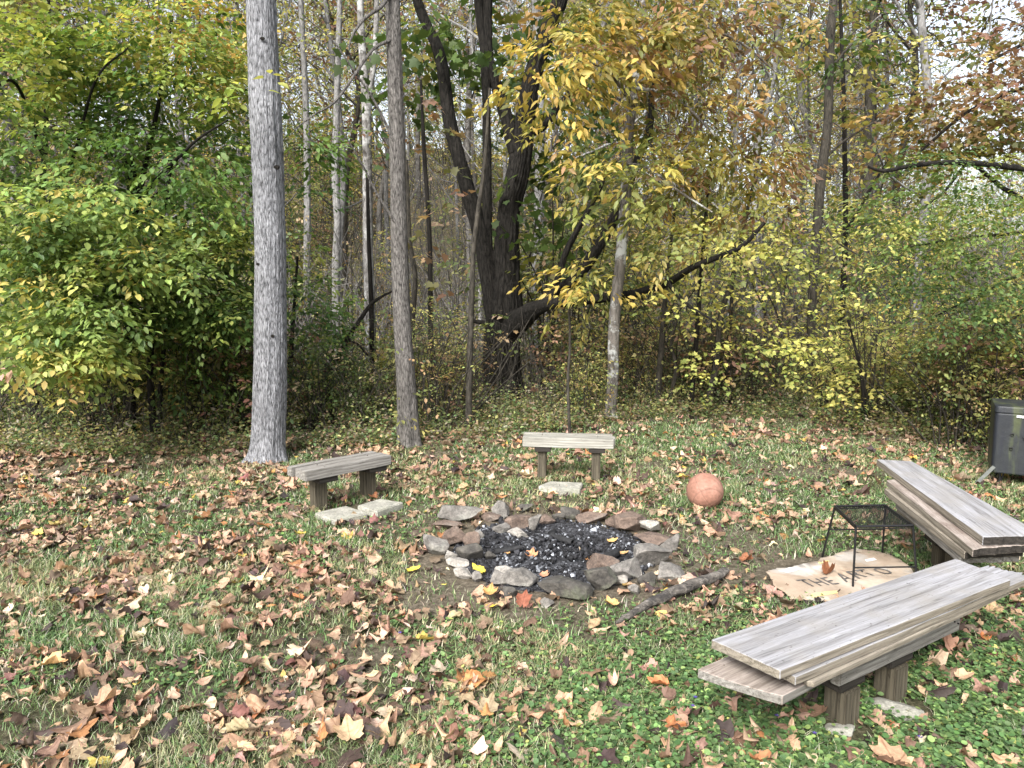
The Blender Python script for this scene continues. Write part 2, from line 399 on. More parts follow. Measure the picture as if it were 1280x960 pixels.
def spray_leaves(base, d, rng, M, length, lsize, colbase, flat=.25, droop=.25, jit=.18, sz_j=.25, spread=1.0):
    """M leaves alternate along each twig; vectorised over sprays"""
    n = len(base); d = norm(d*np.array([1, 1, .45])+rng.normal(0, .12, (n, 3)))
    nrm = norm(np.array([0, 0, 1.])+rng.normal(0, flat, (n, 3)))
    side = norm(np.cross(d, nrm)); t = (np.arange(M)+.5)/M
    T = np.broadcast_to(t[None], (n, M)); L = np.asarray(length)*np.ones(n)
    off = T*L[:, None]
    sgn = np.where(np.arange(M) % 2 == 0, 1., -1.)[None]*np.ones((n, 1))
    lat = sgn*(rng.random((n, M))**1.2)*L[:, None]*.55*spread*(1.1-T)
    C = base[:, None]+d[:, None]*off[:, :, None]+side[:, None]*lat[:, :, None]
    C[:, :, 2] -= droop*(off**2+lat**2)/np.maximum(L[:, None], .05)*.9
    C += rng.normal(0, .012, C.shape)
    D = d[:, None]*(.55+.3*rng.random((n, M, 1)))+side[:, None]*sgn[:, :, None]*.75+rng.normal(0, .25, (n, M, 3)); D[:, :, 2] -= droop+.1
    N = nrm[:, None]+rng.normal(0, .3, (n, M, 3))
    S = lsize*(1+rng.normal(0, sz_j, (n, M))).clip(.4, 1.8)
    col = jitter(np.repeat(colbase, M, axis=0), jit, rng)
    return C.reshape(-1, 3), D.reshape(-1, 3), N.reshape(-1, 3), S.ravel(), col
def blob(rng, px, py, Y, rx, ry, dY, n):
    """n random points in an ellipsoid given by its place in metres"""
    u = rng.normal(0, 1, (n, 3)); u = norm(u)*(rng.random((n, 1))**(1/2.4))
    c = Q(px, py, Y); s = depth(Y, c[2])/F
    return c+u*np.array([rx*s, dY, ry*s])

G = (.085, .15, .022); G2 = (.05, .10, .018); YG = (.30, .36, .045); Yl = (.55, .42, .04); OR = (.42, .20, .04); BR = (.16, .085, .035); RB = (.20, .065, .03); GD = (.035, .065, .018)
PAL = {
 'beech': [(5, (.085, .165, .03)), (4, (.14, .225, .04)), (1.6, (.26, .33, .05)), (2.5, G2)],
 'beech_y': [(4, (.24, .31, .05)), (3, (.38, .39, .07)), (2, (.13, .2, .03)), (.7, (.5, .36, .09))],
 'beech_l': [(4, (.20, .30, .06)), (2.4, (.36, .42, .09)), (3, (.11, .19, .04)), (.8, (.5, .44, .09))],
 'beech_o': [(3, (.55, .36, .05)), (2, OR), (3, YG)],
 'beech_d': [(3, G2), (4, G), (2, (.15, .20, .03))],
 'hick': [(4, (.22, .20, .035)), (3, (.42, .31, .045)), (2.4, (.12, .135, .03)), (2, (.27, .155, .055))],
 'bare': [(1, (.2, .15, .1))],
 'hick_g': [(4, (.11, .14, .03)), (3, (.19, .21, .035)), (2, (.40, .34, .045))],
 'hick_b': [(3, (.23, .14, .055)), (3, (.38, .26, .07)), (2, (.15, .09, .05)), (2.4, (.2, .2, .04))],
 'hick_y': [(4, (.48, .37, .05)), (3, (.30, .28, .045)), (1.6, (.15, .17, .03)), (.5, (.38, .24, .07))],
 'oakg': [(4, (.05, .09, .02)), (3, (.08, .13, .025)), (1, (.2, .2, .03))],
 'yel': [(4, (.50, .46, .09)), (3, (.36, .36, .07)), (2, (.2, .24, .05))],
 'yg': [(3, (.26, .28, .07)), (3, (.42, .37, .09)), (2, (.12, .16, .04)), (1, (.36, .24, .10))],
 'roak': [(3, (.11, .13, .035)), (2, (.2, .19, .05)), (2, (.24, .15, .06)), (1, (.36, .28, .08))],
 'rust': [(3, (.21, .11, .065)), (2, (.33, .21, .10)), (1.5, (.13, .13, .04))],
 'gr': [(3, (.09, .13, .04)), (3, (.14, .18, .05)), (2, (.28, .29, .08)), (1, (.3, .22, .12))],
 'hem': [(5, (.06, .12, .03)), (3, (.11, .18, .04)), (1, (.26, .29, .06))],
 'hemy': [(3, (.17, .24, .045)), (4, (.10, .17, .035)), (1.4, (.36, .36, .07))],
 'pink': [(2, (.50, .28, .2)), (1, (.5, .4, .1))],
}
def tree(name, label, cat, tracks, Y, crowns=(), bark=None, group=None, seed=1, tpl=T_OVAL, stub=0, k=None, flare=0, r0=.0022, extra_bare=0, rough=.05, rmax=.02, flare_h=.3):
    """tracks[0] is the trunk, others are limbs; crowns: (px,py,Y,rx,ry,dY,n,palette,leaf size,M,spray length[,flat,droop])"""
    rng = np.random.default_rng(seed)
    P0, R0 = track(tracks[0], Y)
    base = P0[0].copy(); gz = g(base[0], base[1])
    root = thing(name, label, cat, (base[0], base[1], gz), group=group)
    off = np.array([base[0], base[1], gz])
    if P0[0][2] > gz-.05:
        P0[0][2] = gz-.06
    Vs = []; Fs = []; n = 0; skel = []
    big = max(R0) > .06
    V, Fc = barktube(P0, R0, k or (40 if big else 14), rough if big else .03, 14 if big else 5, 3, seed, flare, flare_h)
    link('trunk', fastmesh('trunk', V-off, Fc), bark, root, True)
    s0, _ = smoothline(P0, R0, .12); skel.append(s0)
    for t in tracks[1:]:
        p, r = track(t, Y)
        V, Fc = barktube(p, r, 28 if max(r) > .04 else 8, rough, 8, 3, seed+7)
        link('limb', fastmesh('limb', V-off, Fc), bark, root, True)
        s1, _ = smoothline(p, r, .12); skel.append(s1)
    skel = np.concatenate(skel)
    if crowns or extra_bare:
        tb = Tubes(); Cs = []; tg = []; cf = []
        for c in crowns: tg.append(blob(rng, *c[:7])); cf.append(c)
        if extra_bare:
            idx = rng.integers(len(skel)//3, len(skel), extra_bare); tt = skel[idx]+rng.normal(0, .8, (extra_bare, 3))*np.array([1, 1, .7])+np.array([0, 0, .5]); tg.append(tt)
        allt = np.concatenate(tg); d = grow(skel, allt, rng, tb, r0, rmax); q = 0
        for c, t in zip(cf, tg):
            m = len(t); pal = PAL[c[7]]; cb = pick(pal, m, rng)
            Cs.append(spray_leaves(t, d[q:q+m], rng, c[9], c[10]*(.7+.6*rng.random(m)), c[8], cb, flat=c[11] if len(c) > 11 else .25, droop=c[12] if len(c) > 12 else .25))
            # the leafy twig itself
            dd = norm(d[q:q+m]*np.array([1, 1, .45]))
            for b_, e_ in zip(t, t+dd*c[10]*.8):
                tb.add([b_, (b_+e_)/2, e_-np.array([0, 0, .05*c[10]])], [.0018, .0014, .0008], 3)
            q += m
        tag(link('branches', tb.mesh('branches'), B_thin if bark is not B_dark else B_dark, root), kind='stuff')
        if Cs:
            A = [np.concatenate([c[i] for c in Cs]) for i in range(5)]
            me = leaves_mesh('crown', A[0]-off, *A[1:], tpl); link('crown', me, M_leaf, root)
    return root

# ================================================================== SETTING
make_ground()

# ---- hero trees
tree('tulip_tree', 'tall straight tree with pale grey furrowed trunk behind the left bench', 'tree',
     [[(334, 584, 47), (335, 572, 43), (335.5, 555, 40), (337, 500, 39.5), (338, 400, 39), (338, 300, 38), (335, 200, 37.5), (331, 120, 37), (326, 0, 35), (318, -200, 32), (310, -420, 28)]], 6.15,
     crowns=[(318, 120, 6.0, 40, 60, .5, 3, 'beech_y', .09, 7, .25)], bark=B_gray, seed=3, k=150, flare=.55, flare_h=.10, rough=.05)
for kx, ky, kr in ((328, 48, .022), (346, 209, .028), (322, 330, .016), (341, 420, .018)):
    kp = Q(kx, ky, 6.03); t_ = bpy.data.objects['tulip_tree']; bmk = bmesh.new(); bmesh.ops.create_icosphere(bmk, subdivisions=3, radius=kr)
    for v in bmk.verts: v.co *= 1+.35*mnoise.noise(v.co*60+Vector((kx, 0, 0)))
    ok = bmobj('knot', bmk, B_dark, t_, smooth=True); ok.location = tuple(kp-np.array(t_.location)); ok.scale = (.8, .3, .6)
tree('slim_grey_tree', 'slightly leaning slim grey trunk standing between the left bench and the dark oak', 'tree',
     [[(514, 568, 29), (512, 545, 26), (509, 490, 24), (503, 400, 22), (499, 300, 21), (497, 200, 20), (494, 100, 19), (491, 0, 18), (484, -250, 15)],
      [(488, 50, 5, 6.6), (466, 62, 4, 6.5), (443, 94, 4, 6.4), (418, 128, 3, 6.3), (395, 142, 2, 6.2), (370, 160, 1.5, 6.1)],
      [(488, -10, 6, 6.6), (477, 8, 5, 6.5), (456, 23, 4, 6.4), (440, 45, 3, 6.3), (436, 62, 2, 6.3)],
      [(494, 180, 4, 6.6), (470, 130, 3, 6.5), (440, 85, 2.5, 6.4), (415, 50, 2, 6.3), (380, 20, 1.5, 6.2)],
      [(499, 285, 4, 6.6), (470, 240, 3, 6.5), (450, 200, 2.2, 6.4), (425, 160, 1.6, 6.3)]], 6.65,
     crowns=[(512, 490, 6.5, 40, 60, .3, 9, 'yg', .05, 9, .18)], bark=B_gray2, seed=4, k=64, flare=.4, rough=.04, extra_bare=26)
oak = tree('old_oak', 'massive dark oak with forked stems and a low limb reaching sideways', 'tree',
     [[(628, 556, 78), (628, 520, 54), (629, 490, 48), (627, 455, 43), (628, 425, 44), (632, 395, 44), (633, 350, 34), (634, 300, 29), (637, 260, 27), (647, 219, 28), (656, 156, 25), (666, 94, 21), (687, 31, 19), (704, -20, 17), (725, -200, 12)],
      [(620, 400, 26), (611, 345, 23), (602, 297, 21), (581, 225, 18), (562, 150, 17), (550, 72, 14), (525, 10, 12), (505, -80, 9)],
      [(610, 330, 14), (609, 270, 12), (609, 203, 11), (608, 150, 10), (608, 110, 12), (606, 60, 13), (600, 20, 12), (594, -80, 10)],
      [(645, 190, 20), (634, 150, 17), (620, 105, 14), (611, 75, 13), (609, 30, 12), (612, -60, 10)],
      [(664, 165, 12), (680, 158, 10), (697, 134, 9), (712, 115, 7), (725, 85, 5)],
      [(640, 408, 34, 8.9), (656, 396, 27, 8.7), (671, 386, 20, 8.5), (694, 378, 15, 8.3), (730, 375, 12, 8.2), (780, 369, 11, 8.05), (812, 362, 10, 7.7), (841, 350, 9, 7.4), (870, 332, 8, 7.1), (924, 310, 6, 6.9), (956, 278, 4, 6.8)],
      [(835, 354, 6, 7.4), (850, 372, 5, 7.3), (863, 384, 4, 7.2), (895, 402, 3, 7.1)],
      [(675, 382, 14, 8.6), (700, 362, 13, 8.6), (722, 345, 13, 8.5), (742, 318, 14, 8.5), (759, 290, 14, 8.5), (775, 258, 12, 8.5), (797, 200, 10, 8.5), (812, 160, 9, 8.5), (815, 110, 7, 8.5), (822, 40, 5, 8.5)],
      [(690, 372, 9, 8.5), (700, 340, 8, 8.4), (708, 314, 8, 8.4), (728, 276, 7, 8.4), (745, 245, 6, 8.4), (760, 215, 4, 8.4)],
      [(606, 404, 7), (594, 402, 5), (583, 400, 3)], [(650, 485, 8), (662, 492, 6), (672, 500, 4)]], 9.0,
     crowns=[(560, 60, 9.4, 110, 110, .9, 60, 'oakg', .11, 11, .42, .5), (700, 110, 9.6, 80, 120, .9, 60, 'oakg', .11, 11, .42, .5),
             (690, 260, 9.0, 60, 70, .8, 22, 'oakg', .10, 11, .4, .5), (740, 345, 8.3, 50, 30, .4, 8, 'hick_g', .065, 9, .3),
             (640, 405, 8.3, 25, 22, .2, 5, 'yg', .05, 9, .2), (910, 300, 6.9, 70, 34, .3, 20, 'yel', .045, 10, .26), (850, 375, 7.2, 50, 24, .3, 9, 'yel', .045, 9, .24), (880, 330, 7.9, 80, 60, .4, 12, 'yel', .05, 9, .3),
             (640, -60, 9.2, 240, 60, 1.4, 50, 'oakg', .11, 10, .4, .5)],
     bark=B_oak, seed=5, k=96, flare=.3, rough=.16, tpl=T_STAR, r0=.003, rmax=.03, extra_bare=30)
tree('lichen_tree', 'lichen spotted slim tree behind the far bench under yellow and brown leaves', 'tree',
     [[(762, 537, 17), (763, 515, 15), (766, 475, 14), (768, 404, 14), (775, 332, 13.5), (778, 296, 13.5), (781, 259, 13), (783, 219, 13), (787, 156, 12), (795, 103, 11), (802, 31, 10), (808, -60, 9), (818, -200, 7)],
      [(790, 130, 5, 7.8), (760, 90, 4, 7.5), (720, 75, 3, 7.2), (680, 90, 2, 7.0)],
      [(795, 110, 5, 7.8), (840, 120, 4, 7.6), (885, 160, 3, 7.5), (930, 210, 2, 7.4)],
      [(784, 205, 4, 7.8), (810, 210, 3, 7.5), (850, 240, 3, 7.3), (890, 265, 2, 7.2)],
      [(800, 40, 5, 7.8), (860, 30, 4, 7.6), (920, 50, 3, 7.5), (970, 90, 2, 7.5)]], 7.85,
     crowns=[(705, 90, 7.0, 75, 85, .5, 77, 'hick_y', 0.085, 14, .3, .4, .4), (790, 60, 7.3, 90, 80, .7, 106, 'hick', 0.089, 14, .32, .4, .4),
             (770, 215, 7.1, 90, 70, .5, 68, 'hick_g', 0.085, 14, .3, .4, .4), (900, 60, 7.6, 110, 90, .7, 118, 'hick_b', 0.085, 14, .32, .45, .4),
             (880, 200, 7.5, 90, 80, .6, 100, 'hick', 0.081, 14, .3, .4, .4), (960, 215, 7.9, 60, 70, .5, 52, 'hick_b', 0.074, 14, .3, .45, .4),
             (735, 355, 6.9, 60, 30, .3, 18, 'hick_y', 0.081, 13, .28, .4, .4), (850, 310, 7.2, 70, 40, .4, 30, 'yg', 0.067, 13, .28, .4, .35),
             (820, -50, 7.5, 200, 40, .8, 62, 'hick', 0.089, 14, .3, .4, .4)],
     bark=B_lichen, seed=6, tpl=T_LONG, r0=.0022, rmax=.014)
tree('straight_dark_tree', 'thin straight dark trunk rising through yellow leaves right of the ball', 'tree',
     [[(1009, 520, 10), (1010, 505, 9), (1013, 441, 10), (1016, 359, 11), (1020, 306, 11), (1025, 235, 12), (1029, 200, 12), (1035, 150, 11), (1037.5, 50, 11), (1042, 0, 10), (1050, -160, 8)],
      [(1030, 200, 4), (1050, 180, 3), (1080, 160, 2.5), (1110, 145, 2)], [(1035, 90, 4), (1065, 55, 3), (1090, 40, 2)], [(1020, 260, 4), (1045, 300, 3), (1075, 320, 2)]], 9.2,
     crowns=[(1060, 60, 9.2, 60, 60, .7, 36, 'oakg', .085, 10, .3), (1000, 120, 9.8, 50, 90, .7, 16, 'yg', .07, 8, .3), (1080, 230, 9.2, 50, 50, .6, 16, 'gr', .08, 9, .3)],
     bark=B_thin, seed=8, extra_bare=40)
tree('mossy_tree', 'slender dark tree with small green leaf clusters right of the thin straight trunk', 'tree',
     [[(1045, 500, 9), (1046, 466, 9), (1050, 412, 8), (1055, 342, 7.5), (1057, 271, 6.5), (1056, 200, 6), (1054, 100, 5), (1050, 0, 4)],
      [(1056, 290, 4), (1075, 260, 3.5), (1095, 225, 3), (1110, 200, 2)]], 10.2,
     crowns=[(1075, 320, 9.8, 70, 60, .6, 40, 'gr', .075, 10, .3), (1060, 420, 9.5, 60, 50, .5, 20, 'yg', .07, 9, .25)], bark=B_dark, seed=9, extra_bare=24)
# thin saplings
saps = [
 ('thin dark sapling just right of the leaning grey trunk', [(541, 520, 8), (540, 500, 7), (538, 394, 6.5), (537, 300, 6), (530, 187, 5), (526, 100, 3)], 8.0, [(535, 180, 8, 30, 60, .4, 6, 'rust', .09, 7, .2)], 'rust'),
 ('thin sapling in front of the left side of the oak', [(585, 560, 9), (587, 456, 8), (590, 362, 7), (593, 300, 6), (606, 200, 5), (612, 110, 3)], 7.1, [(560, 300, 7.2, 50, 90, .4, 9, 'rust', .085, 5, .2)], ''),
 ('slim sapling with grey bark half hidden by the leaning trunk', [(516, 500, 7), (515, 419, 7), (519, 347, 6), (512, 300, 6), (508, 200, 4)], 9.3, [], ''),
 ('pencil thin sapling between the oak and the lichen spotted tree', [(713, 540, 4.4), (710, 480, 3.8), (712.5, 430, 3.4), (711, 382, 3), (709, 362, 2)], 7.2, [(709, 372, 7.1, 12, 10, .1, 3, 'hick_y', .1, 3, .1)], ''),
 ('dark sapling standing right of the lichen spotted tree', [(819, 532, 9), (822, 500, 9), (825, 458, 8), (829, 404, 7), (834, 340, 5), (845, 250, 3)], 8.5, [(835, 420, 8.4, 40, 80, .3, 12, 'yg', 0.052, 8, .25)], ''),
 ('crooked little dark sapling with a kinked stem', [(836, 525, 5), (836, 505, 4.5), (845, 461, 4.5), (839, 429, 4), (847, 398, 3)], 8.4, [(845, 400, 8.4, 20, 20, .2, 4, 'yg', 0.044, 6, .2)], ''),
 ('upright grey sapling carrying bright yellow leaves', [(862, 528, 7), (865, 490, 6.5), (868, 458, 6), (872, 404, 6), (877, 332, 5), (884, 250, 4), (890, 180, 3)], 8.2, [(880, 300, 8.0, 80, 60, .5, 44, 'yel', 0.046, 12, .3), (900, 380, 7.9, 60, 50, .4, 20, 'yel', 0.046, 12, .3), (850, 480, 7.8, 40, 20, .3, 5, 'yel', 0.044, 8, .2)], ''),
 ('forked dark sapling spreading yellow foliage over the thicket', [(884, 520, 9), (890, 480, 8), (895, 458, 8), (901, 396, 7), (920, 332, 6), (935, 260, 4), (950, 190, 3)], 8.3, [(950, 290, 8.1, 90, 60, .5, 54, 'yel', 0.046, 12, .3), (960, 432, 7.8, 75, 22, .4, 34, 'yel', 0.048, 13, .3), (905, 460, 7.8, 50, 20, .3, 12, 'yel', 0.046, 11, .26)], ''),
 ('thin grey sapling right behind the forked dark one', [(905, 520, 7), (906, 504, 6), (909, 450, 6), (913, 404, 5), (918, 300, 4)], 8.8, [(990, 340, 8.6, 70, 60, .5, 36, 'yel', 0.044, 11, .3)], ''),
 ('low spreading sapling with yellow leaves left of the metal bin', [(1085, 560, 5), (1080, 500, 5), (1075, 460, 4), (1060, 400, 3)], 7.4, [(1060, 470, 7.2, 70, 50, .4, 34, 'yel', 0.048, 9, .26), (1110, 440, 7.4, 50, 60, .4, 22, 'yg', 0.044, 9, .26)], ''),
]
for i, (lb, tr, Y, cr, _) in enumerate(saps):
    tree('sapling', lb, 'sapling', [tr], Y, crowns=cr, bark=B_thin if i % 3 or i == 3 else B_dark, seed=30+i, tpl=T_STAR, extra_bare=14, r0=.0018)
# pale trunks in the middle distance
def pale(lb, tr, Y, bark, seed, limbs=(), cr=(), eb=20): tree('pale_tree', lb, 'tree', [tr]+list(limbs), Y, crowns=cr, bark=bark, seed=seed, extra_bare=eb, r0=.003)
pale('smooth pale trunk seen just right of the big grey trunk', [(385, 420, 9), (384, 360, 9), (384, 250, 8.5), (383, 150, 8), (378, 40, 7), (372, -60, 6)], 17, B_pale, 51, cr=[(380, 60, 17, 60, 60, 1.5, 22, 'yg', .1, 8, .5)])
pale('pale trunk with a slight bow, second beyond the big grey trunk', [(419, 430, 10), (420, 340, 10), (422, 280, 9), (419, 220, 9), (421, 130, 8), (424, 30, 7), (426, -60, 6)], 16, B_pale, 52, cr=[(425, 60, 16, 50, 60, 1.5, 16, 'yg', .1, 8, .5)])
pale('patchy white and brown birch-like trunk that forks high up', [(465, 548, 15), (464, 500, 14), (463, 425, 13), (461, 340, 12.5), (460, 297, 12), (459, 187, 12), (457, 120, 11), (452, 47, 9), (448, -60, 8)], 10.3, B_birch, 53,
     limbs=[[(458, 150, 8), (463, 110, 7), (469, 60, 6.5), (472, -40, 6)]], cr=[(465, 190, 10.3, 22, 30, .3, 10, 'rust', .08, 6, .2)], eb=36)
tree('dark_sapling', 'thin dark trunk in front of the patchy white trunk', 'sapling', [[(466, 552, 6), (466, 534, 6), (465, 450, 6), (464, 378, 6), (461, 300, 5), (459, 220, 4)]], 8.2, bark=B_dark, seed=54, extra_bare=10)
tree('leaning_dead_sapling', 'bare dead sapling leaning diagonally against the thin dark trunk', 'dead tree', [[(385, 513, 7), (405, 480, 6.5), (434, 425, 6), (452, 397, 5.5), (464, 380, 5), (482, 368, 3), (500, 360, 2)], [(434, 425, 4), (447, 430, 3), (460, 445, 2.5)]], 8.0, bark=B_dark, seed=55)

# ---- left beeches
tree('beech_tree', 'leafy green beech at the left edge with layered sprays and yellow tips', 'tree',
     [[(43, 555, 13), (43, 520, 11), (44, 480, 10), (45, 400, 9), (48, 300, 8), (55, 200, 7), (60, 80, 5), (62, -80, 4)],
      [(44, 420, 5, 7.2), (20, 330, 4, 6.8), (-10, 240, 3, 6.4)], [(50, 280, 6, 7.2), (90, 200, 4, 6.6), (120, 100, 3, 6.2), (160, 60, 2, 6.0)], [(55, 200, 5, 7.2), (20, 105, 4, 6.4), (-20, 120, 3, 6.0)]], 7.2,
     crowns=[(50, 150, 6.6, 130, 140, .7, 223, 'beech', 0.058, 22, .36), (60, 330, 6.2, 120, 80, .5, 176, 'beech', 0.056, 22, .36), (60, 60, 6.3, 110, 80, .5, 111, 'beech_y', 0.058, 21, .34),
             (90, 260, 5.7, 110, 30, .25, 74, 'beech_l', 0.056, 22, .34), (95, 445, 5.5, 60, 26, .2, 43, 'beech_y', 0.056, 18, .3), (60, 400, 5.5, 90, 55, .3, 96, 'beech_l', 0.056, 21, .3), (150, 330, 5.8, 100, 26, .3, 72, 'beech_l', 0.054, 21, .32), (250, 375, 6.6, 80, 30, .4, 60, 'beech_d', 0.051, 20, .3), (70, 500, 7.6, 120, 50, .6, 84, 'beech_d', 0.051, 18, .3), (70, 425, 5.6, 80, 45, .25, 36, 'beech_l', 0.058, 21, .3), (20, 300, 5.6, 60, 40, .3, 44, 'beech', 0.056, 21, .3),
             (30, 468, 5.2, 14, 12, .08, 3, 'pink', .075, 7, .16), (-40, 250, 6.8, 60, 200, .8, 92, 'beech_d', 0.056, 21, .36), (60, -60, 6.6, 150, 40, .6, 55, 'beech_y', 0.056, 20, .36)],
     bark=B_dark, seed=61, tpl=T_OVAL, r0=.0018)
tree('beech_tree', 'green beech with a broken stub midway up its trunk, left of the big grey trunk', 'tree',
     [[(165, 566, 15), (164, 540, 13), (163, 500, 12), (162, 433, 12), (165, 350, 12), (168, 270, 12), (163, 215, 14), (160, 198, 16)],
      [(168, 268, 9, 7), (178, 225, 7, 6.9), (185, 190, 6, 6.9), (200, 120, 5, 6.8), (215, 20, 4, 6.8)], [(168, 262, 7, 6.9), (195, 225, 5, 6.7), (225, 195, 4, 6.5), (250, 172, 3, 6.3), (285, 150, 2, 6.1)],
      [(165, 300, 5, 6.9), (200, 240, 3.5, 7), (230, 280, 2.5, 7.2)], [(170, 215, 3, 6.9), (160, 190, 3, 6.9), (150, 195, 2, 6.9)]], 6.95,
     crowns=[(150, 220, 6.3, 90, 60, .5, 60, 'beech', .054, 22, .34), (200, 120, 7.0, 110, 130, .8, 223, 'beech', 0.056, 22, .36), (230, 70, 6.6, 85, 80, .5, 115, 'beech_y', 0.056, 21, .34), (250, 40, 7.4, 70, 60, .5, 74, 'beech_o', 0.056, 20, .34),
             (215, 290, 6.9, 100, 50, .7, 111, 'beech', 0.054, 22, .34), (190, 390, 6.6, 90, 60, .6, 118, 'beech_d', 0.053, 22, .34), (120, 340, 6.9, 90, 110, .8, 111, 'beech_d', 0.054, 21, .34),
             (265, 230, 6.4, 55, 60, .4, 66, 'beech', 0.053, 21, .3), (400, 180, 6.6, 38, 40, .3, 21, 'beech', 0.053, 20, .26), (200, -50, 7, 130, 30, .6, 48, 'beech', 0.056, 21, .36)],
     bark=B_dark, seed=62, tpl=T_OVAL, r0=.0018)
tree('beech_tree', 'twin stemmed young beech whose leaves touch the big grey trunk', 'tree',
     [[(194, 574, 12), (193, 550, 10), (191, 520, 9), (188, 480, 8), (190, 400, 7), (200, 300, 5), (215, 200, 4)], [(194, 560, 8), (199, 520, 7), (201, 480, 6), (210, 400, 5), (235, 330, 4)],
      [(205, 420, 4), (240, 380, 3), (280, 360, 2)]], 6.7,
     crowns=[(265, 350, 6.9, 65, 70, .6, 129, 'beech', 0.051, 21, .32), (250, 450, 7.0, 80, 60, .6, 129, 'beech_d', 0.051, 21, .32), (270, 300, 6.5, 50, 22, .3, 48, 'beech_y', 0.051, 21, .3),
             (285, 400, 6.4, 40, 35, .3, 40, 'beech', 0.050, 21, .28), (200, 490, 7.4, 130, 50, .6, 111, 'beech_d', 0.050, 21, .3)],
     bark=B_dark, seed=63, tpl=T_OVAL, r0=.0018)
tree('young_beech', 'small yellow-green tree filling the gap right of the big grey trunk', 'tree',
     [[(364, 560, 8), (362, 500, 7), (364, 440, 6), (368, 380, 4), (372, 320, 3)]], 8.4,
     crowns=[(390, 420, 8.0, 45, 80, .5, 92, 'beech', 0.056, 21, .3), (375, 330, 8.4, 35, 60, .5, 25, 'beech_y', 0.056, 18, .3), (400, 490, 7.8, 55, 40, .5, 62, 'beech_d', 0.053, 21, .3), (385, 220, 7.6, 40, 40, .4, 18, 'beech', 0.056, 17, .3)],
     bark=B_dark, seed=64, tpl=T_OVAL)
# ---- right side, trunks stand outside the frame
tree('hemlock_tree', 'dark limbed evergreen at the right edge with flat drooping green sprays', 'tree',
     [[(1420, 600, 34), (1420, 500, 30), (1415, 350, 28), (1410, 200, 24), (1400, 0, 18), (1390, -200, 12)],
      [(1410, 235, 14, 7.0), (1340, 218, 9, 6.5), (1290, 212, 8, 6.1), (1240, 206, 7.5, 5.9), (1190, 203, 6.5, 5.75), (1140, 207, 5.5, 5.7), (1105, 214, 4.5, 5.7), (1085, 208, 3, 5.7)],
      [(1412, 330, 9, 7), (1340, 330, 6, 6.8), (1280, 342, 4, 6.6), (1220, 370, 3, 6.5), (1170, 395, 2, 6.4)],
      [(1412, 300, 9, 7), (1340, 275, 6, 6.8), (1280, 290, 4, 6.6), (1200, 298, 3, 6.6), (1130, 310, 2, 6.5)],
      [(1414, 380, 9, 7), (1330, 370, 6, 7.0), (1270, 395, 4, 7.1), (1220, 440, 3, 7.2), (1175, 480, 2, 7.2)]], 7.0,
     crowns=[(1190, 280, 6.2, 120, 50, .5, 130, 'hemy', .038, 24, .36, .08, .2), (1215, 365, 6.1, 95, 65, .5, 120, 'hem', .038, 24, .36, .08, .25), (1130, 330, 6.4, 60, 50, .4, 34, 'hem', .038, 22, .34, .08, .25), (1170, 250, 7.0, 80, 40, .6, 30, 'hem', .042, 20, .34, .1, .2),
             (1250, 255, 6.8, 60, 40, .5, 36, 'hemy', .042, 20, .34, .1, .2), (1255, 440, 7.0, 60, 40, .5, 34, 'hem', .042, 18, .32, .1, .2), (1190, 203, 5.75, 90, 12, .2, 34, 'hem', .035, 18, .26, .15, .1), (1340, 320, 6.8, 60, 120, .7, 60, 'hem', .042, 18, .34, .1, .25)],
     bark=B_dark, seed=71, tpl=T_OVAL, r0=.0022, rmax=.012)
tree('red_oak', 'reddish brown oak foliage hanging in from the upper right corner', 'tree',
     [[(1460, 560, 34), (1455, 400, 30), (1450, 200, 26), (1440, 0, 20), (1430, -200, 14)],
      [(1446, 210, 10, 9), (1360, 190, 8, 8.8), (1300, 250, 7, 8.6), (1262, 240, 6, 8.5), (1235, 220, 5, 8.5), (1210, 205, 4, 8.5), (1180, 240, 3, 8.4), (1150, 262, 2, 8.4)],
      [(1446, 110, 10, 9), (1360, 100, 7, 8.8), (1280, 110, 5, 8.6), (1210, 140, 4, 8.5), (1150, 190, 3, 8.5)], [(1440, 20, 9, 9), (1360, 20, 7, 8.8), (1290, 50, 5, 8.6), (1230, 80, 3, 8.5)]], 9.0,
     crowns=[(1230, 130, 8.5, 90, 60, .7, 60, 'rust', .058, 14, .3, .4), (1220, 120, 8.3, 90, 70, .7, 60, 'roak', .058, 14, .3, .4), (1265, 70, 8.5, 40, 60, .6, 50, 'rust', .062, 14, .3, .4), (1150, 170, 8.8, 70, 60, .6, 50, 'hick_b', .06, 13, .3, .4), (1215, 190, 8.6, 70, 40, .5, 44, 'hick', .06, 13, .3, .4), (1110, 110, 9.4, 60, 70, .6, 40, 'yg', .06, 12, .3, .4), (1270, 170, 8.5, 50, 40, .5, 24, 'gr', .07, 10, .3), (1380, 80, 8.8, 70, 140, .8, 50, 'rust', .07, 9, .3)],
     bark=B_dark, seed=72, tpl=T_STAR, r0=.002, rmax=.012)
print('hero trees', time.time()-T0)

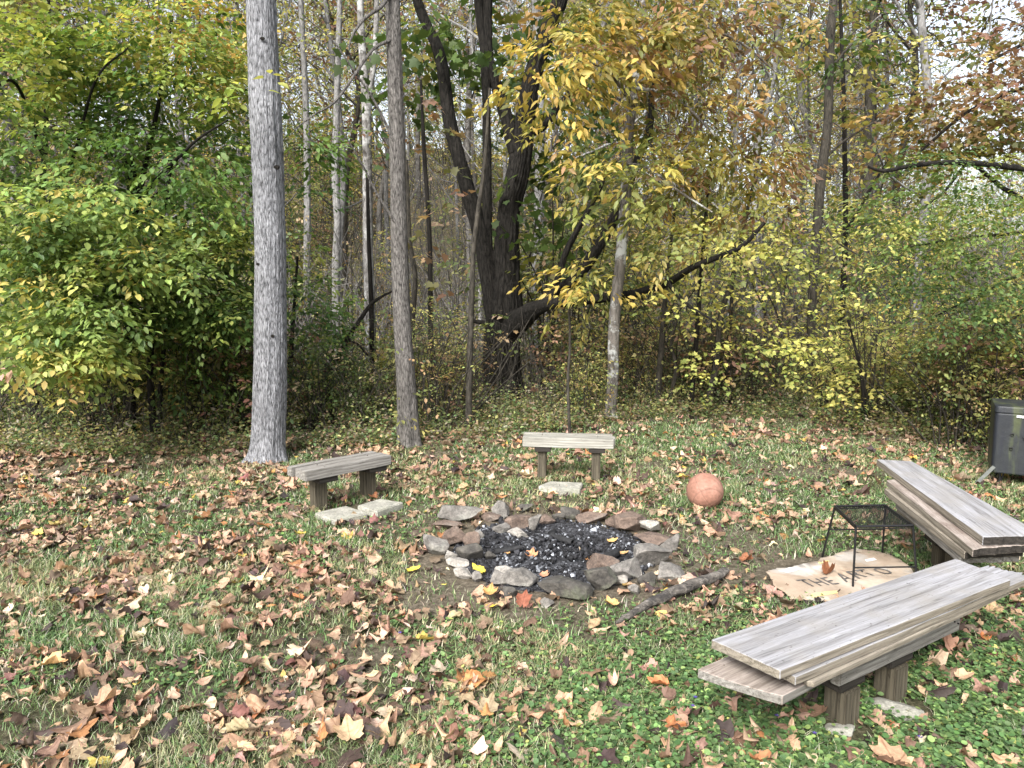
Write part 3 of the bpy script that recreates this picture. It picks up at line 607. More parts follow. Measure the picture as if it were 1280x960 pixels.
# ================================================================== copies: shrubs, saplings, hillside trees
def proto_shrub(seed, hh, ww, pal, nspr, M, ls, tpl, sl=.26, up=.5, nst=8):
    rng = np.random.default_rng(seed); tb = Tubes(); stems = []
    for i in range(nst):
        a = rng.random()*2*PI; r = ww*.5*rng.random(); top = np.array([math.cos(a)*r*2, math.sin(a)*r*2, hh*(.6+.4*rng.random())])
        b = np.array([math.cos(a)*r*.35, math.sin(a)*r*.35, -.1]); mid = (b+top)/2+rng.normal(0, .06, 3)+np.array([-math.cos(a), -math.sin(a), 0])*.1*hh
        p, rr = smoothline(np.array([b, mid, top]), np.array([.009, .006, .002])*(.7+.5*hh/1.5), .15); tb.add(p, rr, 5); stems.append(p)
    sk = np.concatenate(stems)
    u = norm(rng.normal(0, 1, (nspr, 3)))*(rng.random((nspr, 1))**.45); t = u*np.array([ww*.62, ww*.62, hh*.5])+np.array([0, 0, hh*.55])
    t = t[t[:, 2] > .02]; d = grow(sk, t, rng, tb, .0015, .008)
    L = spray_leaves(t, d+np.array([0, 0, up]), rng, M, sl*(.6+.8*rng.random(len(t))), ls, pick(PAL[pal], len(t), rng), flat=.45, jit=.25)
    return tb.mesh('stems'), leaves_mesh('foliage', *L, tpl)
def put(root_src, parts, loc, rz, s, label, cat, group, name):
    r = thing(name, label, cat, loc, rz, group); r.scale = (s, s, s)
    for pn, me, mat in parts: link(pn, me, mat, r)
    return r
rngp = np.random.default_rng(99)
SH = {}
for key, a in {'green': (1, 1.1, .9, 'gr', 130, 11, .05, T_OVAL), 'yg': (2, 1.4, 1.0, 'yg', 120, 10, .05, T_OVAL), 'yellow': (3, 1.5, 1.1, 'yel', 90, 9, .05, T_OVAL),
               'rust': (4, 1.2, 1.0, 'rust', 90, 9, .055, T_OVAL), 'brier': (5, 1.1, 1.2, 'gr', 60, 6, .035, T_DIA), 'tallyg': (6, 2.6, 1.5, 'yg', 230, 10, .055, T_OVAL), 'tallg': (7, 2.4, 1.5, 'gr', 240, 10, .055, T_OVAL), 'tallor': (8, 2.6, 1.5, 'hick_y', 180, 9, .06, T_OVAL)}.items():
    st, fo = proto_shrub(*a, nst=22 if key == 'brier' else 9); SH[key] = [('stems', st, B_thin), ('foliage', fo, M_leaf)]
zones = [  # (px, py0, Y, kind, scale) hand-set shrubs at the edge of the clearing
 (20, 0, 8.2, 'tallg', 1), (90, 0, 8.6, 'green', 1), (130, 0, 8.0, 'brier', .9), (230, 0, 7.8, 'green', 1.1), (285, 0, 7.4, 'yg', .9), (260, 0, 9, 'tallyg', 1),
 (385, 0, 7.2, 'green', .8), (410, 0, 7.4, 'brier', .9), (430, 0, 8.2, 'yg', .9), (455, 0, 7.4, 'green', .7), (480, 0, 7.9, 'green', .85), (540, 0, 7.5, 'brier', 1), (560, 0, 7.9, 'rust', .7), (560, 0, 8.8, 'yg', .8),
 (598, 0, 8.0, 'brier', .4), (640, 0, 7.9, 'yg', .22), (668, 0, 8.1, 'green', .28), (690, 0, 9, 'rust', 1), (725, 0, 8.7, 'green', .8), (745, 0, 9.4, 'yg', 1), (790, 0, 9, 'rust', .9), (810, 0, 9.3, 'brier', 1),
 (850, 0, 9.4, 'green', .8), (880, 0, 9.2, 'brier', 1.1), (915, 0, 9.6, 'rust', .8), (940, 0, 9.0, 'brier', 1.1), (975, 0, 9.3, 'green', .7), (1000, 0, 9.8, 'brier', 1.2), (1040, 0, 9, 'yg', .9), (1075, 0, 8.6, 'yellow', .8),
 (1105, 0, 8.3, 'yg', .9), (1140, 0, 7.9, 'green', .75), (1165, 0, 7.6, 'yg', .7), (1190, 0, 7.4, 'green', .8), (1225, 0, 7.2, 'yg', .9), (1260, 0, 7.0, 'green', .9), (1290, 0, 7.4, 'yellow', 1), (1330, 0, 7.0, 'green', 1)]
desc = {'green': 'low green leafy shrub', 'yg': 'yellow-green leafy shrub', 'yellow': 'bright yellow leafed shrub', 'rust': 'russet leafed shrub', 'brier': 'tangled grey stemmed brier bush', 'tallyg': 'tall yellow-green bush', 'tallg': 'tall green bush', 'tallor': 'tall golden leafed bush'}
spots = ['under the beeches left of the big grey trunk', 'between the big grey trunk and the slim leaning trunk', 'around the foot of the oak', 'behind the far bench and the ball', 'at the wood edge near the metal bin']
def zone_of(px): return spots[0] if px < 320 else spots[1] if px < 510 else spots[2] if px < 700 else spots[3] if px < 1020 else spots[4]
for px, _, Y, kd, s in zones:
    x = Q(px, 500, Y)[0]; z = g(x, Y); zn = zone_of(px)
    put(None, SH[kd], (x, Y, z-.03), rngp.random()*6.28, s*.98*(.85+.3*rngp.random()), desc[kd]+' '+zn, 'shrub', desc[kd]+'s '+zn, 'shrub')
kinds = list(SH)
rz_ = np.random.default_rng(12)
for i in range(50):
    px = rz_.uniform(-60, 1340); 
    if 555 < px < 700: continue
    e0 = float(edge_y(Q(px, 500, 7.3)[0])); Y = e0+.35+1.5*rz_.random(); x = Q(px, 500, Y)[0]; kd = rz_.choice(['yg', 'yellow', 'green', 'brier', 'rust', 'tallyg'], p=[.3, .12, .16, .2, .1, .12]); zn = zone_of(px)
    put(None, SH[kd], (x, Y, g(x, Y)-.03), rz_.random()*6.28, (.55+.5*rz_.random())*(.6 if kd == 'tallyg' else 1), desc[kd]+' '+zn, 'shrub', desc[kd]+'s '+zn, 'shrub')
for i in range(215):
    Y = 9.8+rngp.random()**1.3*48; px = rngp.uniform(-150, 1430); x = Q(px, 450, Y)[0]; kd = rngp.choice(['green', 'yg', 'yellow', 'rust', 'brier', 'tallyg', 'tallg', 'tallor'], p=[.10, .13, .06, .14, .21, .16, .07, .13])
    s = .8+.5*rngp.random()+Y*.022
    put(None, SH[kd], (x, Y, g(x, Y)-.05), rngp.random()*6.28, s, desc[kd]+' deeper in the woods beyond the clearing', 'shrub', desc[kd]+'s deep in the woods', 'shrub')

def proto_tree(seed, hh, pal, nspr, ls, M, r, crown_lo=.3, cw=2.2, nl=9, tpl=T_DIA, sl=.6):
    rng = np.random.default_rng(seed); tb = Tubes()
    p0 = np.array([[0, 0, -.5]]+[[rng.normal(0, .12*i*.5), rng.normal(0, .12*i*.5), hh*i/6] for i in range(1, 7)]); r0 = np.array([r*1.15]+[r*(1-.14*i) for i in range(1, 7)])
    p, rr = smoothline(p0, r0, .5); tb.add(p, rr, 8); sk = [p[len(p)//4:]]
    for i in range(nl):
        t = crown_lo+(.95-crown_lo)*i/nl; b = p[int(t*(len(p)-1))]; a = rng.random()*6.28; L = cw*(1.1-.5*t)*(.6+.6*rng.random())
        e = b+np.array([math.cos(a)*L, math.sin(a)*L, L*(.5+.6*rng.random())]); q, q2 = smoothline(np.array([b, (b+e)/2+rng.normal(0, .12, 3), e]), np.array([r*.3, r*.2, .01]), .4); tb.add(q, q2, 5); sk.append(q)
    sk = np.concatenate(sk)
    u = norm(rng.normal(0, 1, (nspr, 3)))*(rng.random((nspr, 1))**.5); t = u*np.array([cw, cw, hh*(1-crown_lo)*.55])+np.array([0, 0, hh*(1+crown_lo)*.52])
    d = grow(sk, t, rng, tb, .005, .03)
    bare = rng.random(len(t)) < .25
    L = spray_leaves(t[~bare], d[~bare], rng, M, sl*(.6+.8*rng.random((~bare).sum())), ls, pick(PAL[pal], (~bare).sum(), rng), flat=.6, jit=.25)
    return tb.mesh('trunk'), leaves_mesh('crown', *L, tpl)
TR = []
for i, a in enumerate([(201, 13, 'yg', 330, .11, 13, .11), (202, 15, 'hick_y', 330, .11, 13, .13), (203, 12, 'rust', 330, .11, 12, .10), (204, 14, 'yel', 200, .10, 11, .10), (205, 16, 'gr', 320, .12, 12, .14), (206, 15, 'hick_b', 220, .11, 9, .12), (207, 13, 'yg', 110, .10, 8, .09), (208, 9, 'hick_y', 190, .11, 13, .07, .12, 2.0, 10), (209, 15, 'bare', 420, .12, 1, .06, .25, 2.6, 16)]):
    tr_, cr_ = proto_tree(*a); bm_ = B_pale if i in (3, 6, 8) else (B_far if i in (0, 1, 5, 7) else B_thin)
    TR.append([('trunk', tr_, bm_), ('crown', cr_, M_leaf)])
tdesc = ['distant tree with thin yellow-green crown', 'distant tree with golden crown', 'distant tree with russet crown', 'distant pale trunk with sparse yellow leaves', 'distant tree with green crown', 'distant half bare tree with brown leaves', 'distant nearly bare pale tree', 'distant short golden understorey tree', 'distant leafless grey tree']
cnt = 0
while cnt < 255:
    Y = 12.5+rngp.random()**.9*50; px = rngp.uniform(-220, 1500); 
    if rngp.random() < .45*(Y < 22)*(px > 360)*(px < 480): continue
    pp = [.10, .11, .09, .09, .06, .12, .14, .11, .18]
    if px > 1080: pp = [.08, .09, .13, .06, .08, .12, .16, .08, .2]
    if px > 1110 and Y > 14 and rngp.random() < .45: continue
    k_ = rngp.choice(9, p=pp); x = Q(px, 400, Y)[0]; s = .8+.4*rngp.random()
    if px > 1080 and Y > 20: s *= .62
    put(None, TR[k_], (x, Y, g(x, Y)-.2), rngp.random()*6.28, s, tdesc[k_]+' on the wooded slope', 'tree', tdesc[k_].replace('distant ', '')+' on the far slope', 'forest_tree')
    cnt += 1
print('copies', time.time()-T0)

# ---- undergrowth: weeds and brambles along the edge
def undergrowth():
    rng = np.random.default_rng(5); n = 15000
    x = rng.uniform(-6.5, 7, n); e = edge_y(x); y = e+rng.random(n)**1.5*3.2-.05; keep = rng.random(n) < .4+.6*fbm(x*1.5, y*1.5, 70)
    x, y = x[keep], y[keep]; z = hgt(x, y); n = len(x)
    hh = (.06+.38*rng.random(n)*np.clip((y-edge_y(x))*1.2+.3, .2, 1)); d = norm(np.stack([rng.normal(0, .3, n), rng.normal(0, .3, n)-.1, np.ones(n)], -1))
    b = np.stack([x, y, z], -1); side = norm(np.cross(d, rng.normal(0, 1, (n, 3)))); M = 10
    t = (np.arange(M)+1)/M; C = b[:, None]+d[:, None]*(hh[:, None]*t[None])[:, :, None]+rng.normal(0, .03, (n, M, 3))
    D = rng.normal(0, .8, (n, M, 3)); D[:, :, 2] = np.abs(D[:, :, 2])*.5; N = np.array([0, -.2, 1.])+rng.normal(0, .5, (n, M, 3))
    c = jitter(np.repeat(pick([(3, (.10, .16, .05)), (3, (.18, .22, .07)), (2, (.34, .33, .10)), (2, (.30, .2, .11)), (2, (.25, .22, .15))], n, rng), M, 0), .25, rng)
    S = .030*(1+rng.normal(0, .3, n*M)).clip(.4, 1.8)
    me = leaves_mesh('undergrowth', C.reshape(-1, 3), D.reshape(-1, 3), N.reshape(-1, 3), S, c, T_OVAL)
    tag(link('undergrowth', me, M_leaf), 'low green weeds and brambles along the edge of the woods', 'undergrowth', kind='stuff')
    tb = Tubes(); m = 2600
    x = rng.uniform(-6.5, 7, m); y = edge_y(x)+rng.random(m)*3.5+.1; z = hgt(x, y)
    for i in range(m):
        h_ = .3+.9*rng.random(); a = rng.normal(0, .35, 2); p = np.array([x[i], y[i], z[i]-.05]); q = p+np.array([a[0]*h_, a[1]*h_, h_]); mid = (p+q)/2+rng.normal(0, .06, 3)
        tb.add([p, mid, q, q+np.array([a[0], a[1], -.1])*h_*.4], [.003, .0025, .002, .001], 3)
    tag(link('dry_stems', tb.mesh('dry_stems'), B_thin), 'bare grey-brown stems standing among the weeds', 'dry stems', kind='stuff')
    # leaf litter of the wood floor
    n = 9000; x = rng.uniform(-11, 11, n); y = edge_y(x)-.3+rng.random(n)**1.3*9; z = hgt(x, y)+.012
    D = rng.normal(0, 1, (n, 3)); D[:, 2] *= .25; N = np.array([0, 0, 1.])+rng.normal(0, .4, (n, 3))
    cur = rng.normal(0, 1, (n, 5))*np.array([.9, .6, .6, .3, 1])
    c = jitter(pick(LIT, n, rng), .25, rng)
    me = leaves_mesh('forest_leaves', np.stack([x, y, z], -1), D, N, .06*(1+rng.normal(0, .3, n)).clip(.4, 2), c, T_STAR, uv=True, curl=cur)
    tag(link('forest_leaves', me, M_litter), 'brown leaf litter under the trees beyond the grass', 'leaf litter', kind='stuff')
def thicket():
    rng = np.random.default_rng(8); n = 23000; y = 11.5+rng.random(n)**1.2*46; x = rng.uniform(-1, 1, n)*(y*.82+1)
    h_ = rng.random(n)**1.6*(.8+.02*y); z = hgt(x, y)+h_*1.0; pal = [(3.5, (.20, .22, .075)), (2, (.36, .31, .11)), (4, (.24, .18, .12)), (2, (.30, .19, .09)), (2, (.11, .14, .06)), (3, (.36, .31, .24))]
    cb = pick(pal, n, rng); d = norm(rng.normal(0, 1, (n, 3)))
    L = spray_leaves(np.stack([x, y, z], -1), d, rng, 9, .3+.012*y, .055, cb, flat=.8, jit=.25)
    sz = L[3]*np.repeat(1+.022*(y-11), 9)
    tag(link('far_thicket', leaves_mesh('far_thicket', L[0], L[1], L[2], sz, L[4], T_DIA), M_leaf), 'tangled autumn brush covering the slope behind the clearing', 'thicket', kind='stuff')
    tb = Tubes(); m = 3800; y = 10.5+rng.random(m)**1.3*34; x = rng.uniform(-1, 1, m)*(y*.82+1); z = hgt(x, y)
    for i in range(m):
        L_ = (.8+2.4*rng.random()); a = rng.normal(0, .32, 2); p = np.array([x[i], y[i], z[i]-.1]); q = p+np.array([a[0]*L_, a[1]*L_, L_]); mid = (p+q)/2+rng.normal(0, .08, 3); r_ = .004+.0007*y[i]
        tb.add([p, mid, q], [r_, r_*.8, r_*.3], 3); e_ = mid+rng.normal(0, .45, 3)*np.array([1, .6, .6])+[0, 0, .5]; tb.add([mid, e_], [r_*.5, r_*.2], 3)
        e_ = (mid+q)/2+rng.normal(0, .4, 3)+[0, 0, .3]; tb.add([(mid+q)/2, e_], [r_*.5, r_*.2], 3)
    tag(link('brush_stems', tb.mesh('brush_stems'), B_far), 'grey bare stems of brush on the wooded slope', 'brush', kind='stuff')
LIT = [(5, (.43, .295, .205)), (4, (.33, .215, .145)), (3, (.20, .13, .09)), (2.2, (.09, .058, .043)), (1.5, (.50, .39, .29)), (.5, (.34, .16, .07)), (.2, (.50, .38, .10)), (1.8, (.05, .035, .033)), (.2, (.16, .075, .065))]
undergrowth(); thicket()

# ---- grass and clover
def ang_ok(x, y, m=260):
    px = 640+F*x/np.maximum(y*cp+H*sp, .1); return (px > -m) & (px < 1280+m)
def grass():
    rng = np.random.default_rng(17)
    Vs = []; 
    n = 640000
    y = 1.35+rng.random(n)**1.15*6.9; x = rng.uniform(-1, 1, n)*(y*.9+.6)
    # most tufts share a centre
    tc = rng.integers(0, n, n//2); x[:n//2] = x[tc % (n//12)]+rng.normal(0, .03, n//2); y[:n//2] = y[tc % (n//12)]+rng.normal(0, .03, n//2)
    e = edge_y(x)-y; bare = bare_mask(x, y); r = np.hypot(x-PIT[0], y-PIT[1])
    cl = clover_mask(x, y)
    left = sst(-1.5, -4, x)*sst(5.4, 5.8, y)
    pr = (1-.88*bare)*(.25+.75*sst(.28, .6, fbm(x*2.2, y*2.2, 77)))*(1-.45*cl)*(1-.9*left)*np.where(e < 0, .5*np.exp(e*2), 1)*np.where(r < .68, 0, 1)*off_board(x, y)
    keep = (rng.random(n) < pr) & ang_ok(x, y) & (y > 1.3); x, y = x[keep], y[keep]; n = len(x)
    z = hgt(x, y)-.004; far = np.clip((y-2.2)/4, 0, 1)
    tall = sst(.45, .75, fbm(x*3.1, y*3.1, 81))
    L = (.018+.03*rng.random(n)+.035*tall*rng.random(n)); w = (.0013+.0012*rng.random(n))*(1+1.2*far)
    a = rng.random(n)*2*PI; lean = .3+.9*rng.random(n); hx, hy = np.cos(a), np.sin(a)
    sx, sy = -hy, hx
    def pt(t, s):
        hor = L*lean*t*t*.9+L*.15*t; ver = L*t*(1-.32*lean*t)
        ww = w*(1-t)**.6*s
        return np.stack([x+hx*hor+sx*ww, y+hy*hor+sy*ww, z+ver], -1)
    V = np.stack([pt(0, 1), pt(0, -1), pt(.55, .9), pt(.55, -.9), pt(1, 0)], 1).reshape(-1, 3)
    Fc = (np.array([(0, 1, 3), (0, 3, 2), (2, 3, 4)])[None]+(np.arange(n)*5)[:, None, None]).reshape(-1, 3)
    pn = fbm(x*1.1, y*1.1, 90)
    c = pick([(5, (.11, .18, .065)), (3, (.165, .24, .095)), (1.4, (.30, .32, .18)), (2.2, (.46, .43, .33)), (2, (.05, .09, .032))], n, rng)
    dry = sst(.5, .7, pn)[:, None]*(rng.random((n, 1)) < .5); c = c*(1-dry)+np.array([.36, .34, .19])*dry
    c = jitter(c, .2, rng)
    me = fastmesh('grass', V, Fc, np.repeat(c, 5, 0))
    tag(link('grass', me, M_grass), 'short patchy lawn grass of the clearing', 'grass', kind='stuff'); print('grass', n)
CB = P(1055, 720)
def off_board(x, y):
    k = np.where(((x-CB[0])/.44)**2+((y-CB[1])/.27)**2 < 1, 0., 1.)
    for px, py, r in ((1057, 915, .085), (1127, 886, .10), (420, 641, .10), (436, 639, .10), (455, 634, .1), (480, 631, .1), (688, 607, .09), (712, 607, .09)):
        q = P(px, py); k = k*np.where(np.hypot(x-q[0], y-q[1]) < r, .04, 1)
    return k
def clover_mask(x, y):
    q = P(1080, 900); d = np.hypot((x-q[0])/1.2, (y-q[1])/.62)+(fbm(x*3, y*3, 58)-.5)*.9
    return np.clip(1.15-sst(.3, 1.3, d)+.0, 0, 1)*sst(-.3, .9, x+.2*y) + .3*sst(.5, .68, fbm(x*2.6, y*2.6, 55))
def clover():
    rng = np.random.default_rng(23); n = 420000
    y = 1.35+rng.random(n)**1.4*6.5; x = rng.uniform(-1, 1, n)*(y*.78+.5)
    bare = bare_mask(x, y); pr = clover_mask(x, y)*off_board(x, y)*(1-.93*bare)*(y < edge_y(x)+.3); keep = (rng.random(n) < pr) & ang_ok(x, y) & (np.hypot(x-PIT[0], y-PIT[1]) > .72); x, y = x[keep], y[keep]; n = len(x)
    z = hgt(x, y)+.006+.022*rng.random(n); a = rng.random(n)*2*PI
    D = np.stack([np.cos(a), np.sin(a), rng.normal(0, .2, n)], -1); N = np.array([0, 0, 1.])+rng.normal(0, .3, (n, 3))
    S = .0115*(1+rng.normal(0, .3, n)).clip(.5, 2); c = jitter(pick([(5, (.078, .14, .05)), (3, (.12, .195, .07)), (1, (.21, .30, .10)), (.2, (.36, .38, .12))], n, rng), .26, rng)
    rt = [(0, 0)]+[(.5*math.sin(t)*.95, .5-.5*math.cos(t)) for t in np.linspace(.7, 2*PI-.7, 8)]
    tv = np.array([(x_, y_, .12*abs(x_)) for x_, y_ in rt]+[(0, .5, -.02)]); tf = np.array([(i, (i+1) % 9, 9) for i in range(9)])
    me = leaves_mesh('ground_cover', np.stack([x, y, z], -1), D, N, S*1.25, c, (tv, tf))
    tag(link('ground_cover', me, M_grass), 'round leaved green ground cover growing through the lawn', 'ground cover', kind='stuff'); print('clover', n)
grass(); clover()

# ---- fallen leaves
def lobed(n_lobes=5, seed=0):
    rng = np.random.default_rng(seed); out = []
    tips = np.radians([0, 48, 105, 150][:4]); R = [1.0, .9, .68, .42] if n_lobes == 5 else [1.0, .82, .5, .4]
    half = []
    for i, (t, r_) in enumerate(zip(tips, R)):
        r_ = r_*(1+rng.normal(0, .05))
        if i > 0: half.append(((tips[i-1]+t)/2, (.66 if i < 3 else .5)*(1+rng.normal(0, .05))))
        half.append((t-.17, r_*.84)) if i else None
        half.append((t, r_)); half.append((t+.17, r_*.84))
    half.append((PI-.12, .22))
    pts = [(math.sin(a)*r_, math.cos(a)*r_) for a, r_ in half]
    lf = [(-x*(1+rng.normal(0, .05)), y) for x, y in pts[::-1] if abs(x) > 1e-3]
    ring = pts+[(0, -.12)]+lf; ring = [(x*.55, (y+.45)*.62) for x, y in ring]
    k = len(ring); c = (0, .30)
    inner = [((x-c[0])*.5+c[0], (y-c[1])*.5+c[1]) for x, y in ring]
    V = np.array([(x, y, 0) for x, y in ring]+[(x, y, 0) for x, y in inner]+[(c[0], c[1], 0)])
    T = []
    for i in range(k):
        j = (i+1) % k; T += [(i, j, k+j), (i, k+j, k+i), (k+i, k+j, 2*k)]
    return V, np.array(T)
def torn(tp, seed):
    V, T = tp; V = V.copy(); rng = np.random.default_rng(seed); k = (len(V)-1)//2; a = rng.random()*6.28
    for i in range(k):
        d_ = math.cos(math.atan2(V[i, 0], V[i, 1]-.3)-a)
        if d_ > .2: f_ = 1-.5*d_*(.6+.6*rng.random()); V[i] = V[2*k]+(V[i]-V[2*k])*f_; V[k+i] = V[2*k]+(V[k+i]-V[2*k])*f_
    return V, T
LB = [lobed(5, 1), lobed(5, 2), lobed(3, 3), torn(lobed(5, 4), 5), torn(lobed(3, 6), 8), torn(lobed(5, 9), 11)]
def litter():
    rng = np.random.default_rng(31)
    for idx, (tp, nn, nm) in enumerate([(LB[0], 4900, 'fallen_leaves'), (LB[1], 4900, 'fallen_leaves'), (T_OVAL, 17000, 'small_fallen_leaves'), (LB[2], 4900, 'fallen_leaves'), (LB[3], 4900, 'fallen_leaves'), (LB[4], 4900, 'fallen_leaves'), (LB[5], 4900, 'fallen_leaves')]):
        y = 1.35+rng.random(nn)**.95*6.6; x = rng.uniform(-1, 1, nn)*(y*.76+.5)
        e = edge_y(x)-y
        cl = sst(.38, .66, fbm(x*2.6+3, y*2.6, 60+0))
        r = np.hypot(x-PIT[0], y-PIT[1]); bare = bare_mask(x, y)
        pr = (.27+.73*cl)*np.where(e < -.4, 0, 1)*(1-.5*bare)*np.where(r < .60, .0, 1)*(1-.3*clover_mask(x, y))*off_board(x, y)*(.62+.38*sst(1, -2, x))
        pr *= 1-.35*sst(2.6, 1.4, y)
        
        keep = rng.random(nn) < pr; x, y = x[keep], y[keep]; n = len(x)
        big = .067 if idx != 2 else .038
        S = big*np.exp(rng.normal(0, .3, n)).clip(.45, 1.7)
        a = rng.random(n)*2*PI; tilt = rng.normal(0, .22, n)
        D = np.stack([np.cos(a), np.sin(a), tilt], -1); N = np.array([0, 0, 1.])+rng.normal(0, .26, (n, 3))
        flip = rng.random(n) < .4; cur = rng.normal(0, 1, (n, 5))*np.array([1.3, .8, .8, .6, 1]); cur[:, 0] += np.where(rng.random(n) < .4, .9, -1.1); cur = cur.clip(-2.6, 2.6)
        z = hgt(x, y)+.006+.018*rng.random(n)+S*(np.abs(tilt)*.3)
        c = jitter(pick(LIT, n, rng), .2, rng)
        me = leaves_mesh(nm, np.stack([x, y, z], -1)-D*S[:, None]*.3, D, N, S*1.15, c, tp, uv=True, curl=cur)
        lb = {0: 'scattered curled tan and brown maple leaves lying in the grass', 1: 'scattered brown fallen leaves over the lawn', 2: 'small oval brown leaves and leaf scraps in the grass', 3: 'scattered narrow lobed brown leaves on the lawn', 4: 'torn brown leaves lying among the grass', 5: 'torn narrow leaves lying among the grass', 6: 'ragged pieces of broad brown leaves on the lawn'}[idx]
        tag(link(nm, me, M_litter, smooth=False), lb, 'fallen leaves', kind='stuff')
litter()
def fallen(px, py, size, col, label, z=.015, rz=None, curl=(1, .5, .3, .4, .2), tp=0, tilt=.1, zabs=None):
    p = P(px, py, z if zabs is None else zabs); gz = g(p[0], p[1]) if zabs is None else zabs-z
    a = random.random()*6.28 if rz is None else rz
    c = jitter(np.array([col]), .03)
    D = np.array([[math.cos(a), math.sin(a), tilt]]); me = leaves_mesh('fallen_leaf', -D*size*.45+np.array([[0, 0, .0]]), D, np.array([[.05, .02, 1.]]), np.array([size*1.15]), c, LB[tp], uv=True, curl=np.array([curl]))
    # give it a subdivided crisp surface
    o = link('fallen_leaf', me, M_litter, smooth=True); o.location = (p[0], p[1], gz+z)
    tag(o, label, 'fallen leaf')
TAN = (.48, .34, .22); LT = (.56, .40, .25); OB = (.26, .11, .055); YE = (.75, .58, .08); RBn = (.25, .09, .055)
fallen(436, 912, .135, LT, 'large pale tan maple leaf lying open in the grass near the bottom edge', .03, 1.9, (.7, .3, .2, .2, .1))
fallen(745, 893, .125, TAN, 'broad tan leaf, arched, in the grass below the fire ring', .03, 1.2, (-1.2, -.5, .2, .3, .4))
fallen(1113, 946, .13, (.46, .29, .19), 'large brown veined leaf at the bottom edge below the near bench', .03, 1.6, (.5, .2, .1, .2, .3))
fallen(1036, 716, .10, OB, 'rolled rust brown leaf lying on the printed cardboard', .03, .6, (4.5, .6, .5, .4, .3), 1, .2)
bpy.context.view_layer.objects[-1] if False else None
fallen(515, 711, .075, YE, 'bright yellow leaf left of the fire ring', .02, .4, (.8, .4, .2, .3, .5), 2)
fallen(598, 712, .09, YE, 'bright yellow leaf lying against the lower left ring stones', .035, 2.4, (.7, .4, .2, .3, .1), 1, .3)
fallen(613, 757, .06, YE, 'small yellow leaf below the orange leaf in front of the ring', .02, .1, (.5, .4, .2, .2, .1), 2)
fallen(612, 741, .105, (.60, .34, .13), 'orange tan leaf at the lower left outside of the fire ring', .035, 1.4, (1.2, .6, .2, .3, .3))
fallen(655, 747, .10, RBn, 'red brown leaf standing against the large front ring stone', .05, 1.3, (.9, -.5, .2, .3, .2), 0, .6)
fallen(765, 755, .085, (.62, .38, .16), 'orange leaf below the pointed dark ring stone', .025, 2, (1.1, .7, .2, .3, .1))
fallen(826, 763, .075, (.68, .46, .17), 'crumpled golden leaf below the charred log', .03, .5, (-1.3, -.9, .2, .4, .1))
fallen(825, 858, .085, (.50, .19, .08), 'rusty orange leaf in the grass left of the near bench', .03, 2.8, (1.5, .3, .2, .4, .1))
fallen(885, 660, .08, (.52, .28, .2), 'pinkish tan leaf on bare soil right of the ring', .02, .8, (1, .5, .3, .4, .6))
fallen(1232, 800, .06, (.55, .2, .08), 'small orange leaf in the clover behind the near bench', .02, .8, (1, .5, .3, .4, .6))
fallen(1205, 846, .085, TAN, 'light tan leaf in the clover right of the near bench legs', .03, .3, (1, .3, .3, .2, .6))
fallen(932, 699, .085, OB, 'rust coloured crumpled leaf left of the cardboard', .03, .3, (1.6, .3, .3, .5, .6))
fallen(132, 871, .10, (.55, .36, .25), 'tan curled leaf in the grass at the lower left', .035, 1.0, (1.8, .3, .3, .5, .6))
fallen(65, 830, .10, (.62, .38, .19), 'orange tan leaf near the left edge of the lawn', .03, .2, (1.8, .3, .3, .3, .6))
print('ground cover', time.time()-T0)

# ================================================================== rocks
def rock_mesh(seed, sx, sy, sz, sub=4, cuts=9, rough=.035):
    bm = bmesh.new(); bmesh.ops.create_icosphere(bm, subdivisions=sub, radius=1)
    V = np.array([v.co[:] for v in bm.verts]); rng = np.random.default_rng(seed)
    for i in range(cuts):
        nv = norm(rng.normal(0, 1, 3)*np.array([1, 1, 1.3])); d = (.5 if cuts < 9 else .38)+.27*rng.random(); V -= np.clip(V@nv-d, 0, None)[:, None]*nv[None]
    r = np.array([mnoise.fractal(Vector(v*3.5+seed), .7, 2.1, 6) for v in V]); V *= (1+rough*r)[:, None]
    mx = np.abs(V).max(0); V = V/mx*np.array([sx, sy, sz])/2; V[:, 2] -= V[:, 2].min()
    for v, c in zip(bm.verts, V): v.co = c
    return bm
